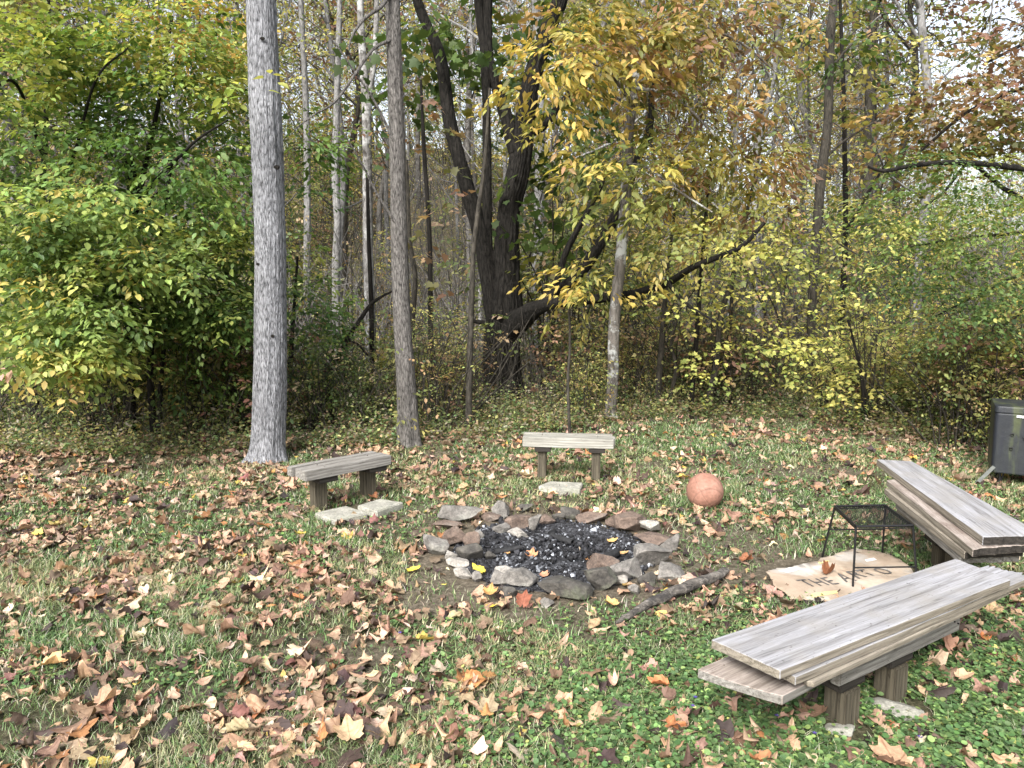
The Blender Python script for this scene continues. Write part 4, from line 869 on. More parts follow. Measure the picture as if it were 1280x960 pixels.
# (px, base py, width px, height px, depth factor, material, z lift, label)
stones = [
 (572, 660, 58, 26, .8, S_grey, .02, 'flat topped pale grey stone at the upper left corner of the fire ring'),
 (556, 665, 40, 15, .9, S_brown, 0, 'low brown slab under the flat topped grey stone'),
 (540, 697, 44, 24, .9, S_grey, 0, 'grey wedge stone, leftmost of the fire ring'),
 (566, 686, 38, 22, .6, S_brown, .01, 'reddish brown stone leaning inward on the left of the ring'),
 (588, 690, 22, 26, .5, S_brown, .0, 'thin pinkish slab standing on edge inside the left stones'),
 (588, 705, 34, 24, .6, S_dark, .0, 'dark sloping slab facing the ashes on the left'),
 (562, 703, 20, 14, .9, S_pale, .0, 'small pale stone beside the leftmost wedge'),
 (572, 714, 30, 15, .9, S_pale, .0, 'whitish rounded stone at the lower left of the ring'),
 (577, 727, 25, 12, .9, S_pale, .0, 'small white stone below the whitish rounded one'),
 (598, 729, 14, 10, .9, S_grey, 0, 'pebble sized grey stone left of the bluish block'),
 (622, 735, 28, 18, .8, S_grey, .0, 'bluish grey angular block at the lower left front'),
 (630, 725, 28, 16, .8, S_pale, .01, 'light grey stone behind the bluish block'),
 (638, 750, 26, 16, .9, S_dark, .0, 'low dark stone left of the big front stone'),
 (655, 738, 46, 24, .7, S_grey, .0, 'grey rounded stone behind the low dark one'),
 (706, 754, 68, 34, .75, S_dark, .0, 'large dark mossy boulder at the front centre of the ring'),
 (750, 742, 42, 31, .7, S_dark, .0, 'pointed dark stone right of the large front boulder'),
 (753, 720, 44, 24, .7, S_brown, .02, 'brown stone on the inner edge behind the pointed one'),
 (786, 726, 40, 26, .7, S_grey, .0, 'blocky grey stone at the lower right of the ring'),
 (778, 734, 24, 12, .8, S_pale, .0, 'small pale stone under the blocky grey one'),
 (812, 712, 52, 30, .8, S_grey, .0, 'large rounded grey stone on the right of the ring'),
 (812, 733, 26, 18, .8, S_dark, .0, 'small dark stone outside the large rounded one'),
 (837, 730, 40, 24, .8, S_grey, .0, 'pale grey outer stone at the right edge of the ring'),
 (822, 688, 50, 20, .7, S_brown, .0, 'brown flat sided stone on the right rim'),
 (842, 692, 30, 22, .8, S_grey, .0, 'grey stone at the far right outside the rim'),
 (813, 669, 34, 11, .7, S_pale, .03, 'pale tan stone lying on top of the upper right stones'),
 (796, 668, 48, 24, .7, S_brown, .0, 'long brown stone at the upper right of the ring'),
 (768, 663, 20, 18, .8, S_brown, .0, 'narrow reddish stone between the two brown rim blocks'),
 (742, 656, 38, 17, .7, S_brown, .0, 'square brown block at the back of the ring'),
 (715, 651, 24, 16, .7, S_dark, .0, 'dark cube shaped stone at the back of the ring'),
 (700, 655, 18, 14, .7, S_dark, .0, 'smaller dark stone next to the cube shaped one'),
 (681, 658, 24, 14, .7, S_brown, .0, 'dusty brown stone at the back left of centre'),
 (669, 664, 17, 22, .5, S_grey, .0, 'greyish slab leaning outward at the back'),
 (645, 664, 34, 20, .7, S_brown, .0, 'wide pinkish brown stone at the back left'),
 (656, 642, 22, 11, .8, S_dark, .0, 'dark mossy stone just outside the back of the ring'),
 (624, 651, 24, 20, .6, S_grey, .0, 'upright grey stone at the back left of the ring'),
 (611, 655, 28, 10, .8, S_brown, .0, 'low pinkish stone right of the flat topped grey one'),
 (626, 668, 22, 12, .8, S_grey, .0, 'ash dusted grey stone on the inner left rim'),
 (648, 672, 26, 10, .8, S_pale, .0, 'pale crumbly stone inside the back left rim'),
 (597, 675, 16, 9, .8, S_grey, .0, 'small stone wedged behind the pinkish slab'),
 (612, 700, 16, 8, .9, S_dark, .0, 'small dark stone at the left edge of the ashes'),
 (793, 745, 14, 8, .9, S_grey, .0, 'small grey stone in front of the ring on the right'),
 (683, 761, 18, 9, .9, S_grey, .0, 'pale pebble lying in front of the ring'),
]
for i, (px, py, w, h_, df, m, zl, lb) in enumerate(stones):
    p = P(px, py); s = depth(p[1], 0)/F; W = w*s*1.12; Dp = W*df*.85; Ht = max(h_*s*1.12-Dp*.2, .05)
    bm = rock_mesh(300+i*7, W, Dp, Ht*1.3, 5 if w > 36 else 4, 15 if w > 22 else 11, .06)
    o = bmobj('ring_stone', bm, m, smooth=True)
    c = p+np.array([0, Dp*.5, 0]); o.location = (c[0], c[1], zl+g(c[0], c[1])-.006)
    o.rotation_euler = (random.uniform(-.12, .12), random.uniform(-.12, .12), random.uniform(-.35, .35))
    try: o.data.shade_smooth_by_angle(angle=.5)
    except Exception: pass
    tag(o, lb, 'stone', 'stones ringing the fire pit')

# ash bed
def ash():
    rng = np.random.default_rng(3); n = 60
    bm = bmesh.new(); bmesh.ops.create_grid(bm, x_segments=90, y_segments=90, size=.64)
    V = np.array([v.co[:] for v in bm.verts]); r = np.hypot(V[:, 0], V[:, 1])
    z = hgt(V[:, 0]+PIT[0], V[:, 1]+PIT[1])+.009+(fbm(V[:, 0]*14+9, V[:, 1]*14, 5, 4)-.5)*.012 - .03*sst(.52, .59, r)
    for v, zz in zip(bm.verts, z): v.co.z = zz
    bmesh.ops.delete(bm, geom=[v for v in bm.verts if math.hypot(v.co.x, v.co.y) > .60], context='VERTS')
    m, nt, b = newmat('ash'); v = coords(nt)
    n1 = noisen(nt, v, 55, 6, .8); n2 = noisen(nt, v, 7, 4, .6)
    c = ramp(nt, n1, [(.42, (.012, .012, .014)), (.52, (.06, .062, .07)), (.60, (.3, .31, .34)), (.7, (.62, .64, .68))])
    c = mixc(nt, ramp(nt, n2, [(.42, (0, 0, 0)), (.58, (.85, .85, .85))]), c, (.022, .022, .026))
    nt.links.new(c, b.inputs['Base Color']); b.inputs['Roughness'].default_value = .95; bump(nt, b, n1, 1, .02)
    o = bmobj('ash_bed', bm, m, smooth=True); o.location = (PIT[0], PIT[1], 0)
    tag(o, 'bed of grey ash and charcoal inside the stone ring', 'ashes', kind='stuff')
    # charcoal lumps
    V0 = np.array([(-1, -1, -1), (1, -1, -1), (1, 1, -1), (-1, 1, -1), (-1, -1, 1), (1, -1, 1), (1, 1, 1), (-1, 1, 1)])*.5
    F0 = np.array([(0, 3, 2, 1), (4, 5, 6, 7), (0, 1, 5, 4), (1, 2, 6, 5), (2, 3, 7, 6), (3, 0, 4, 7)]); n = 3000
    a = rng.random(n)*6.28; rr = np.sqrt(rng.random(n))*(.53+.05*rng.random(n)); cx = np.cos(a)*rr; cy = np.sin(a)*rr
    cz = -.022+.012+(fbm(cx*14+9, cy*14, 5, 4)-.5)*.05+.02*np.exp(-(rr/.3)**2)
    cz = np.maximum(cz, hgt(cx+PIT[0], cy+PIT[1])+.010)
    s = np.exp(rng.normal(-5.0, .45, (n, 1))); sc3 = s*rng.uniform(.5, 1.5, (n, 3)); sc3[:, 0] *= 1.4
    Rm = np.linalg.qr(rng.normal(0, 1, (n, 3, 3)))[0]
    W = V0[None]*(1+rng.normal(0, .18, (n, 8, 3)))*sc3[:, None]; W = np.einsum('nij,nkj->nki', Rm, W)+np.stack([cx, cy, cz], -1)[:, None]
    ashy = (rng.random(n) < .05+.25*sst(.45, .62, fbm(cx*5+2, cy*5, 9)))
    c = np.where(ashy[:, None], np.array([[.17, .178, .195]]), np.array([[.014, .014, .016]]))*np.exp(rng.normal(0, .5, (n, 1))); c = np.clip(c, .004, .7)
    me = fastmesh('charcoal', W.reshape(-1, 3), (F0[None]+(np.arange(n)*8)[:, None, None]).reshape(-1, 4), np.repeat(c, 8, 0))
    o = link('charcoal', me, leaf_mat('charcoal_mat', 0, .8)); o.location = (PIT[0], PIT[1], 0)
    tag(o, 'broken black and white charcoal pieces heaped in the fire ring', 'charcoal', kind='stuff')
ash()
for px, py, s, c, lb, tp in [(664, 690, .10, (.62, .30, .16), 'orange brown leaf lying on the ashes left of centre', 1), (634, 687, .055, (.6, .36, .16), 'small orange leaf on the left part of the ashes', 2), (728, 684, .055, (.68, .58, .42), 'pale cream leaf on the ashes right of centre', 2),
                             (765, 673, .07, (.62, .40, .16), 'golden leaf at the back right of the ashes', 0), (778, 688, .065, (.55, .36, .18), 'tan leaf on the right edge of the ashes', 1), (680, 716, .065, (.55, .27, .17), 'pinkish leaf at the front edge of the ashes', 0), (736, 694, .06, (.5, .27, .13), 'brown leaf beside the cream leaf on the ashes', 1)]:
    fallen(px, py, s, c, lb, .02, None, (.9, .5, .3, .3, .4), tp, .15)

# ================================================================== benches
def boxbm(bm, x0, x1, y0, y1, z0, z1):
    r = bmesh.ops.create_cube(bm, size=1)
    bmesh.ops.scale(bm, vec=(x1-x0, y1-y0, z1-z0), verts=r['verts']); bmesh.ops.translate(bm, vec=((x0+x1)/2, (y0+y1)/2, (z0+z1)/2), verts=r['verts'])
def woodbox(name, x0, x1, y0, y1, z0, z1, mat, parent, bev=.004, wob=.0015, seed=0, vert=False):
    """a timber whose local X runs along the grain"""
    L, W, D = (z1-z0, y1-y0, x1-x0) if vert else (x1-x0, y1-y0, z1-z0)
    bm = bmesh.new(); boxbm(bm, -L/2, L/2, -W/2, W/2, -D/2, D/2)
    bmesh.ops.bevel(bm, geom=list(bm.edges), offset=bev, segments=2, affect='EDGES')
    n = max(3, int(L/.05))
    for i in range(1, n):
        bmesh.ops.bisect_plane(bm, geom=list(bm.verts)+list(bm.edges)+list(bm.faces), plane_co=(-L/2+L*i/n, 0, 0), plane_no=(1, 0, 0))
    for v in bm.verts:
        k = mnoise.noise(Vector((v.co.x*6+seed*3.1, v.co.y*14, v.co.z*14+seed)))
        v.co.y += k*wob*2; v.co.z += mnoise.noise(Vector((v.co.x*5+seed, v.co.y*14+9, v.co.z*14)))*wob*2
    o = bmobj(name, bm, mat, parent)
    o.location = ((x0+x1)/2, (y0+y1)/2, (z0+z1)/2)
    if vert: o.rotation_euler = (0, PI/2, 0)
    return o
def bench(label, O, U, L, zb, zt, boards, legs, legv, wood, leg_w=.085, bearer=.035, group='low timber benches around the fire ring', lseed=0):
    """O front-left bottom corner of the seat, U unit direction along the front"""
    rz = math.atan2(U[1], U[0]); t = thing('bench', label, 'bench', (O[0], O[1], 0), rz, group)
    y = 0
    for i, w in enumerate(boards):
        dx = [0, .012, -.008][i % 3]
        woodbox('seat_board', dx, L+dx, y, y+w, zb, zt-[0, .004, .002][i % 3], wood, t, .005, .0018, lseed+i); y += w+.006
    D = y-.006
    for lx in legs:
        yy = 0
        for w in boards:
            tb = Tubes(); q = np.array([lx+leg_w*.5+random.uniform(-.01, .01), yy+w*.5, zt-.004]); tb.add([q, q+[0, 0, .0045]], .0038, 8); tb.add([q+[0, 0, .0044], q+[0, 0, .0046]], [.0038, .0003], 8); link('nail', tb.mesh('nail'), M_rust, t); yy += w+.006
    for i, lx in enumerate(legs):
        gz = -.04
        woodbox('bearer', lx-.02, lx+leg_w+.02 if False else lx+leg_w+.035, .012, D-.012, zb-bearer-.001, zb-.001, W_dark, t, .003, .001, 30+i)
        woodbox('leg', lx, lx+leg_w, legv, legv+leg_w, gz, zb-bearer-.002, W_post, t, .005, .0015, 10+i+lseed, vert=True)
    return t
def frame(a, b):
    u = (b-a)[:2]; L = np.linalg.norm(u); return u/L, L
# left bench
a = P(382.2, 602.7, .235); b = P(489.7, 580.8, .235); u, L = frame(a, b)
print('left bench L', L, 'leg1', [round(float(v), 3) for v in ((P(393, 642)-a)[:2]@u, (P(393, 642)-a)[:2]@np.array([-u[1], u[0]]), (P(453.7, 624)-a)[:2]@u, (P(453.7, 624)-a)[:2]@np.array([-u[1], u[0]]))])
bench('grey three board bench beside the two paving slabs, left of the fire ring', a, u, L, .235, .30, [.085, .065, .065], [.12, L*.77], .095, W_beam, lseed=1)
a2 = P(653, 560.5, .245); b2 = P(767, 563.5, .245); u2, L2 = frame(a2, b2)
print('back L', L2)
bench('whitish grey bench at the back of the clearing behind the fire ring', a2, u2, L2, .255, .33, [.08, .06, .06], [.11, L2-.16], .04, wood_mat('wood_pale_green', (.15, .145, .125), (.38, .37, .325)), leg_w=.065, lseed=5)
# near bench
a3 = P(1050, 860, .165); b3 = P(1200, 788.5, .165); u3, L3 = frame(a3, b3); n3 = np.array([-u3[1], u3[0]])
l1 = (P(1057, 913)-a3)[:2]; l2 = (P(1127, 884)-a3)[:2]
print('near L', L3, l1@u3, l1@n3, l2@u3, l2@n3)
bench('near bench under the stack of pale planks, its posts set in concrete', a3, u3, L3, .165, .25, [.04, .085, .085], [max(.0, float(l1@u3)), float(l2@u3)], .003, W_beam, lseed=9)
tb_bench = bpy.data.objects['bench.002']
for dx in (.022, .05):
    tb = Tubes(); tb.add([(L3-dx, -.004, .19+dx*.5), (L3-dx, .004, .19+dx*.5)], .0035, 8); link('screw', tb.mesh('screw'), M_black, tb_bench)
for (x0, y0, x1, y1_, r_, lb) in [(745, 700, 772, 688, .024, 'blackened log end lying on the ashes at the right'), (618, 688, 652, 682, .016, 'charred stick half buried in the ashes at the left'), (690, 668, 716, 676, .018, 'black charred branch stub at the back of the ashes')]:
    A = P(x0, y0, r_); B = P(x1, y1_, r_+.01); t = np.linspace(0, 1, 10)[:, None]; pts = A*(1-t)+B*t; c = (A+B)/2; V, Fc = barktube(pts-c, r_*(.8+.4*fbm(t[:, 0]*6, t[:, 0]*0, 8)), 16, .2, 3, 9, 4)
    o = link('charred_stub', fastmesh('charred_stub', V, Fc), simple('char_'+str(x0), (.012, .012, .013), .8, 0, 40, .7, 1), smooth=True); o.location = (c[0], c[1], c[2]-.01); tag(o, lb, 'charred wood')
# right bench
a4 = P(1226, 716, .185); b4 = P(1120, 641, .185); 
u4, L4 = frame(a4, b4)   # front runs away from the camera; mirror so that the boards lie to the right of it
def bench_r():
    L4 = .68
    U = -u4; O = b4
    rz = math.atan2(U[1], U[0]); t = thing('bench', 'far right bench under the fanned stack of dark edged planks', 'bench', (O[0], O[1], 0), rz, 'low timber benches around the fire ring')
    y = 0
    for i, w in enumerate([.05, .085, .085]):
        woodbox('seat_board', 0+.01*i, L4+.008*i, y, y+w, .185, .275-[0, .004, .002][i], W_side, t, .005, .0018, 50+i); y += w+.006
    q = (P(1158, 712)-O)[:2]; n_ = np.array([-U[1], U[0]]); print('right', L4, q@U, q@n_)
    for i, lx in enumerate([float(np.clip(q@U-.04, .1, .5)), L4-.2]):
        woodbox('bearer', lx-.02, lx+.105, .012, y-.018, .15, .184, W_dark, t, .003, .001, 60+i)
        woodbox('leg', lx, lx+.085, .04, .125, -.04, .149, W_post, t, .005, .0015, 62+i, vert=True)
bench_r()

def plank(label, corners, zt, th, mat, edge_mat=None, seed=0,  jag=(0, 0), group=None, jag_n=14, warp=0, end_mat=None):
    """corners FL FR BR BL (xy): real board with split ends; jag = roughness of left / right end in metres"""
    FL, FR, BR, BL = [np.array(c[:2], float) for c in corners]; rng = np.random.default_rng(seed)
    org = FL; u = (FR-FL); L = np.linalg.norm(u); u /= L; n_ = np.array([-u[1], u[0]])
    loc = lambda p: ((p-org)@u, (p-org)@n_)
    nx, ny = 26, 16; g_ = {}
    A, B, C, D = map(loc, (FL, FR, BR, BL))
    chip = 0
    bm = bmesh.new(); top = []; bot = []
    jl = [jag[0]*.7*(fbm(i*3.7+seed, seed*3.0, 3, 2)-.5)*2 for i in range(ny+1)]; jr = [jag[1]*(fbm(i*1.7+seed+30, seed*3.0, 4, 2)-.5)*2 for i in range(ny+1)]
    for j in range(ny+1):
        v = j/ny; rowt = []; rowb = []
        for i in range(nx+1):
            s_ = i/nx; x = (1-v)*((1-s_)*A[0]+s_*B[0])+v*((1-s_)*D[0]+s_*C[0]); y = (1-v)*((1-s_)*A[1]+s_*B[1])+v*((1-s_)*D[1]+s_*C[1])
            if i == 0: x += jl[j]+chip*max(0, (v-.72)/.28)**1.5*(1+.6*math.sin(v*60))
            if i == nx: x += jr[j]
            y += .0025*mnoise.noise(Vector((x*5, v*2, seed))) if j in (0, ny) else 0
            dz = .0012*mnoise.noise(Vector((x*4, y*30, seed+3)))+warp*((v-.5)**2)*4
            rowt.append(bm.verts.new((x, y, zt+dz))); rowb.append(bm.verts.new((x+(.003 if 0 < i < nx else 0), y, zt-th+dz*.5)))
        top.append(rowt); bot.append(rowb)
    for j in range(ny):
        for i in range(nx):
            bm.faces.new((top[j][i], top[j][i+1], top[j+1][i+1], top[j+1][i])); bm.faces.new((bot[j][i], bot[j+1][i], bot[j+1][i+1], bot[j][i+1]))
    def side(seq_t, seq_b, mi):
        for k in range(len(seq_t)-1):
            f = bm.faces.new((seq_t[k], seq_b[k], seq_b[k+1], seq_t[k+1])); f.material_index = mi
    side(top[0], bot[0], 1); side(top[ny][::-1], bot[ny][::-1], 1); side([r[nx] for r in top], [r[nx] for r in bot], 2); side([r[0] for r in top][::-1], [r[0] for r in bot][::-1], 2)
    bmesh.ops.recalc_face_normals(bm, faces=bm.faces)
    es = [e for e in bm.edges if len(e.link_faces) == 2 and e.calc_face_angle(0) > .9]
    bmesh.ops.bevel(bm, geom=es, offset=.0022, segments=1, affect='EDGES')
    me = bpy.data.meshes.new('plank'); bm.to_mesh(me); bm.free(); me.materials.append(mat); me.materials.append(edge_mat or mat); me.materials.append(end_mat or edge_mat or mat)
    o = link('plank', me, None); o.location = (org[0], org[1], 0); o.rotation_euler[2] = math.atan2(u[1], u[0])
    return tag(o, label, 'plank', group)
gp = 'planks stacked on the near bench'
z1 = .372
plank('wide pale grey plank on top of the near bench stack', [P(975, 838, z1), P(1262.6, 724.5, z1), P(1194.6, 698, z1), P(889.5, 799, z1)], z1, .030, W_pale, W_side, 1, (.003, .002), gp)
z2 = .340
plank('plank directly under the top one on the near bench, splintered right end', [P(995, 846, z2), P(1290, 720, z2), P(1236, 706, z2), P(915, 806, z2)], z2, .028, W_pale, W_side, 2, (.004, .03), gp)
z3 = .310
plank('thin brownish plank third from the top of the near bench stack', [P(1016, 853, z3), P(1262, 738, z3), P(1200, 712, z3), P(940, 810, z3)], z3, .019, W_side, W_side, 3, (.02, .02), gp)
z4 = .282
plank('lowest dark stained plank poking out at the left of the near bench stack', [P(978, 872, z4), P(1180, 765, z4), P(1110, 735, z4), P(872, 838, z4)], z4, .028, W_dim, W_beam, 4, (.0, .01), gp, warp=.006)
gp2 = 'planks stacked on the far right bench'
y1 = .425
plank('pale top plank of the stack on the far right bench', [P(1229, 671, y1), P(1304, 669, y1), P(1139, 576.5, y1), P(1096, 574, y1)][::1] and [P(1096, 574, y1), P(1229, 671, y1), P(1306, 669, y1), P(1140, 576.5, y1)], y1, .038, W_pale, W_side, 5, (.004, .004), gp2, end_mat=W_dark)
y2 = .384
plank('second plank on the far right bench, fanned out to the left', [P(1108, 600, y2), P(1216, 686, y2), P(1290, 680, y2), P(1150, 597, y2)], y2, .034, W_dim, W_side, 6, (.01, .01), gp2, end_mat=W_dark)
y3 = .349
plank('brown plank in the middle of the far right bench stack', [P(1106, 611, y3), P(1206, 690, y3), P(1280, 686, y3), P(1150, 606, y3)], y3, .034, W_side, W_side, 7, (.012, .012), gp2, end_mat=W_dark)
y4 = .313
plank('lowest grey plank of the stack on the far right bench', [P(1120, 627, y4), P(1200, 695, y4), P(1275, 692, y4), P(1165, 622, y4)], y4, .036, W_beam, W_beam, 8, (.01, .012), gp2)

# ---- concrete slabs and collars
def slab(px_pts, z, th, label, seed, mat=S_conc, name='paving_slab'):
    pts = [P(a_, b_, z) for a_, b_ in px_pts]; c = sum(pts)/len(pts); bm = bmesh.new()
    vs = [bm.verts.new((p[0]-c[0], p[1]-c[1], th)) for p in pts]; f = bm.faces.new(vs); bmesh.ops.recalc_face_normals(bm, faces=[f])
    if f.normal.z < 0: f.normal_flip()
    r = bmesh.ops.extrude_face_region(bm, geom=[f]); bmesh.ops.translate(bm, vec=(0, 0, -th), verts=[v for v in r['geom'] if isinstance(v, bmesh.types.BMVert)])
    bmesh.ops.recalc_face_normals(bm, faces=bm.faces)
    bmesh.ops.bevel(bm, geom=list(bm.edges), offset=.006, segments=3, affect='EDGES')
    bmesh.ops.triangulate(bm, faces=[q for q in bm.faces if len(q.verts) > 4])
    bmesh.ops.subdivide_edges(bm, edges=list(bm.edges), cuts=3, use_grid_fill=True)
    for v in bm.verts:
        k = mnoise.fractal(Vector((v.co.x*16, v.co.y*16, v.co.z*16+seed)), .8, 2, 4); v.co.z += k*.003; v.co.x += k*.003; v.co.y += k*.002
    o = bmobj(name, bm, mat); o.location = (c[0], c[1], z-th); tag(o, label, 'paving slab', 'concrete slabs by the benches')
slab([(393, 641), (433, 632), (460, 641), (420, 650.5)], .025, .05, 'rough concrete slab in front of the left leg of the left bench', 1)
slab([(446, 632), (475, 623), (504, 628), (471, 639.5)], .045, .05, 'concrete slab in front of the right leg of the left bench', 2)
slab([(673, 607), (688, 601), (729, 603), (725, 611), (700, 613)], .04, .05, 'thin broken concrete slab in front of the back bench', 3)
slab([(960, 880), (1000, 850), (1040, 862), (1035, 895), (1000, 900)], .012, .05, 'pebbly concrete slab lying under the left end of the near bench', 4)
for i, (px, py, w, lb) in enumerate([(1057, 922, 44, 'lump of concrete at the foot of the near bench front post'), (1125, 893, 66, 'ring of concrete around the rear post of the near bench')]):
    p = P(px, py); s = depth(p[1], 0)/F; bm = rock_mesh(900+i, w*s, w*s*.8, .05, 4, 6, .05); o = bmobj('concrete_footing', bm, S_conc, smooth=True); o.location = (p[0], p[1]+.03, -.022); tag(o, lb, 'footing')

# ---- charred log
def log():
    A = P(767, 779, .02); B = P(908, 712, .03); n = 60; k = 16; t = np.linspace(0, 1, n)
    pts = A[None]*(1-t[:, None])+B[None]*t[:, None]; pts[:, 2] = .022+.012*np.sin(t*3)+.004
    v = (B-A)[:2]; nn = np.array([-v[1], v[0]])/np.linalg.norm(v); w = (fbm(t*5, t*0, 91, 3)-.5)*.05; pts[:, :2] += nn[None]*w[:, None]
    r = np.interp(t, [0, .04, .3, .6, .75, .97, 1], [.005, .012, .021, .025, .027, .021, .012])
    V, Fc = None, None
    d = norm(np.gradient(pts, axis=0)); a_ = norm(np.cross(d, [0, 0, 1.])); b_ = np.cross(d, a_); th = np.arange(k)*2*PI/k; TH, T_ = np.meshgrid(th, t)
    R = r[:, None]*(1+.5*(fbm(np.cos(TH)*2+T_*3, np.sin(TH)*2+T_*9, 93, 4)-.5)+.25*(vnoise(TH*4, T_*5, 95)-.5))
    V = pts[:, None]+R[:, :, None]*(np.cos(TH)[:, :, None]*a_[:, None]+np.sin(TH)[:, :, None]*b_[:, None])
    i = np.arange(n-1)[:, None]*k+np.arange(k)[None]; j = np.arange(n-1)[:, None]*k+(np.arange(k)[None]+1) % k
    c = (A+B)/2; c[2] = 0
    me = fastmesh('burnt_log', (V-c).reshape(-1, 3), np.stack([i, j, j+k, i+k], -1).reshape(-1, 4))
    ang = math.atan2(v[1], v[0])
    m, nt, b = newmat('charred_wood'); vv = coords(nt, (5, 40, 40), (0, 0, -ang)); n1 = noisen(nt, vv, 1.2, 8, .75, .5); n2 = noisen(nt, coords(nt), 12, 5, .6)
    c1 = ramp(nt, n1, [(.38, (.014, .012, .011)), (.54, (.13, .115, .098)), (.68, (.36, .33, .295))])
    c1 = mixc(nt, ramp(nt, n2, [(.45, (0, 0, 0)), (.6, (.8, .8, .8))]), c1, (.02, .018, .018)); nt.links.new(c1, b.inputs['Base Color']); b.inputs['Roughness'].default_value = .9; bump(nt, b, n1, 1, .01)
    o = link('burnt_log', me, m, smooth=True); o.location = tuple(c); tag(o, 'charred grey log with a tapered end lying right of the fire ring', 'log')
log()
for (x0, y0, x1, y1_, r_, lb) in [(1296, 880, 1277, 922, .013, 'weathered stick at the right edge near the bottom corner'), (685, 915, 716, 952, .014, 'rotting strip of bark in the grass at the bottom centre'), (1004, 744, 1024, 749, .007, 'short dark twig beside the torn edge of the cardboard')]:
    A = P(x0, y0, r_); B = P(x1, y1_, r_); tb = Tubes(); t = np.linspace(0, 1, 14)[:, None]; pts = A*(1-t)+B*t; pts[:, 0] += (fbm(t[:, 0]*6, t[:, 0]*0+x0, 3)-.5)*.03; c = (A+B)/2
    tb.add(pts-c, r_*(.7+.5*fbm(t[:, 0]*7, t[:, 0]*0, 8)), 8); o = link('stick', tb.mesh('stick'), B_lichen if x0 > 1000 and y0 > 800 else B_thin, smooth=True); o.location = (c[0], c[1], c[2]+g(c[0], c[1])); tag(o, lb, 'stick')

# ---- ball
def ball():
    p = P(882, 632.5); r = .1215; bm = bmesh.new(); bmesh.ops.create_uvsphere(bm, u_segments=128, v_segments=64, radius=r)
    nrm_ = [norm(np.array(v)) for v in ((.75, -.35, .55), (-.55, -.4, .74))]
    for v in bm.verts:
        q = np.array(v.co[:])/r; d1 = min(abs(q@nrm_[0]), abs(q@nrm_[1]-.0)); d2 = abs(q@np.array([.55, .8, .2]))-.0
        c1 = abs(q@nrm_[0]); c2 = abs(q@nrm_[1]); c3 = abs(abs(q@norm(np.cross(nrm_[0], nrm_[1])))-.62)
        k = min(c1, c2, c3); v.co *= 1-.016*math.exp(-(k/.02)**2)
        if v.co.z < -r*.93: v.co.z = -r*.93
    cv = []
    for v in bm.verts:
        q = np.array(v.co[:])/np.linalg.norm(np.array(v.co[:])); k = min(abs(q@nrm_[0]), abs(q@nrm_[1]), abs(abs(q@norm(np.cross(nrm_[0], nrm_[1])))-.62)); cv.append(1-.42*math.exp(-(k/.017)**2))
    m, nt, b = newmat('ball_rubber'); n1 = noisen(nt, coords(nt), 7, 6, .65); n2 = noisen(nt, coords(nt), 50, 4, .6)
    c = ramp(nt, n1, [(.3, (.20, .095, .065)), (.5, (.27, .135, .095)), (.7, (.31, .17, .125))])
    # grime and algae near the ground contact
    sz = nt.nodes.new('ShaderNodeSeparateXYZ'); tc = nt.nodes.new('ShaderNodeTexCoord'); nt.links.new(tc.outputs['Object'], sz.inputs[0])
    at = nd(nt, 'ShaderNodeAttribute', attribute_name='Col'); c = mixc(nt, 1.0, c, at.outputs['Color'], 'MULTIPLY'); c = mixc(nt, .7, c, ramp(nt, n2, [(.3, (.62, .6, .58)), (.62, (1.1, 1.1, 1.1))]), 'MULTIPLY')
    nt.links.new(c, b.inputs['Base Color']); b.inputs['Roughness'].default_value = .75
    vo = nd(nt, 'ShaderNodeTexVoronoi'); vo.inputs['Scale'].default_value = 220; nt.links.new(tc.outputs['Object'], vo.inputs['Vector']); bump(nt, b, vo.outputs[0], .25, .002)
    o = bmobj('ball', bm, m, smooth=True); ca = o.data.color_attributes.new('Col', 'FLOAT_COLOR', 'POINT'); ca.data.foreach_set('color', np.repeat(np.array(cv, np.float32), 4)); o.location = (p[0], p[1]+.03, r*.93+g(p[0], p[1])-.012); o.rotation_euler = (0, 0, .1)
    tag(o, 'faded terracotta basketball with worn seams resting on the lawn', 'ball')
ball()

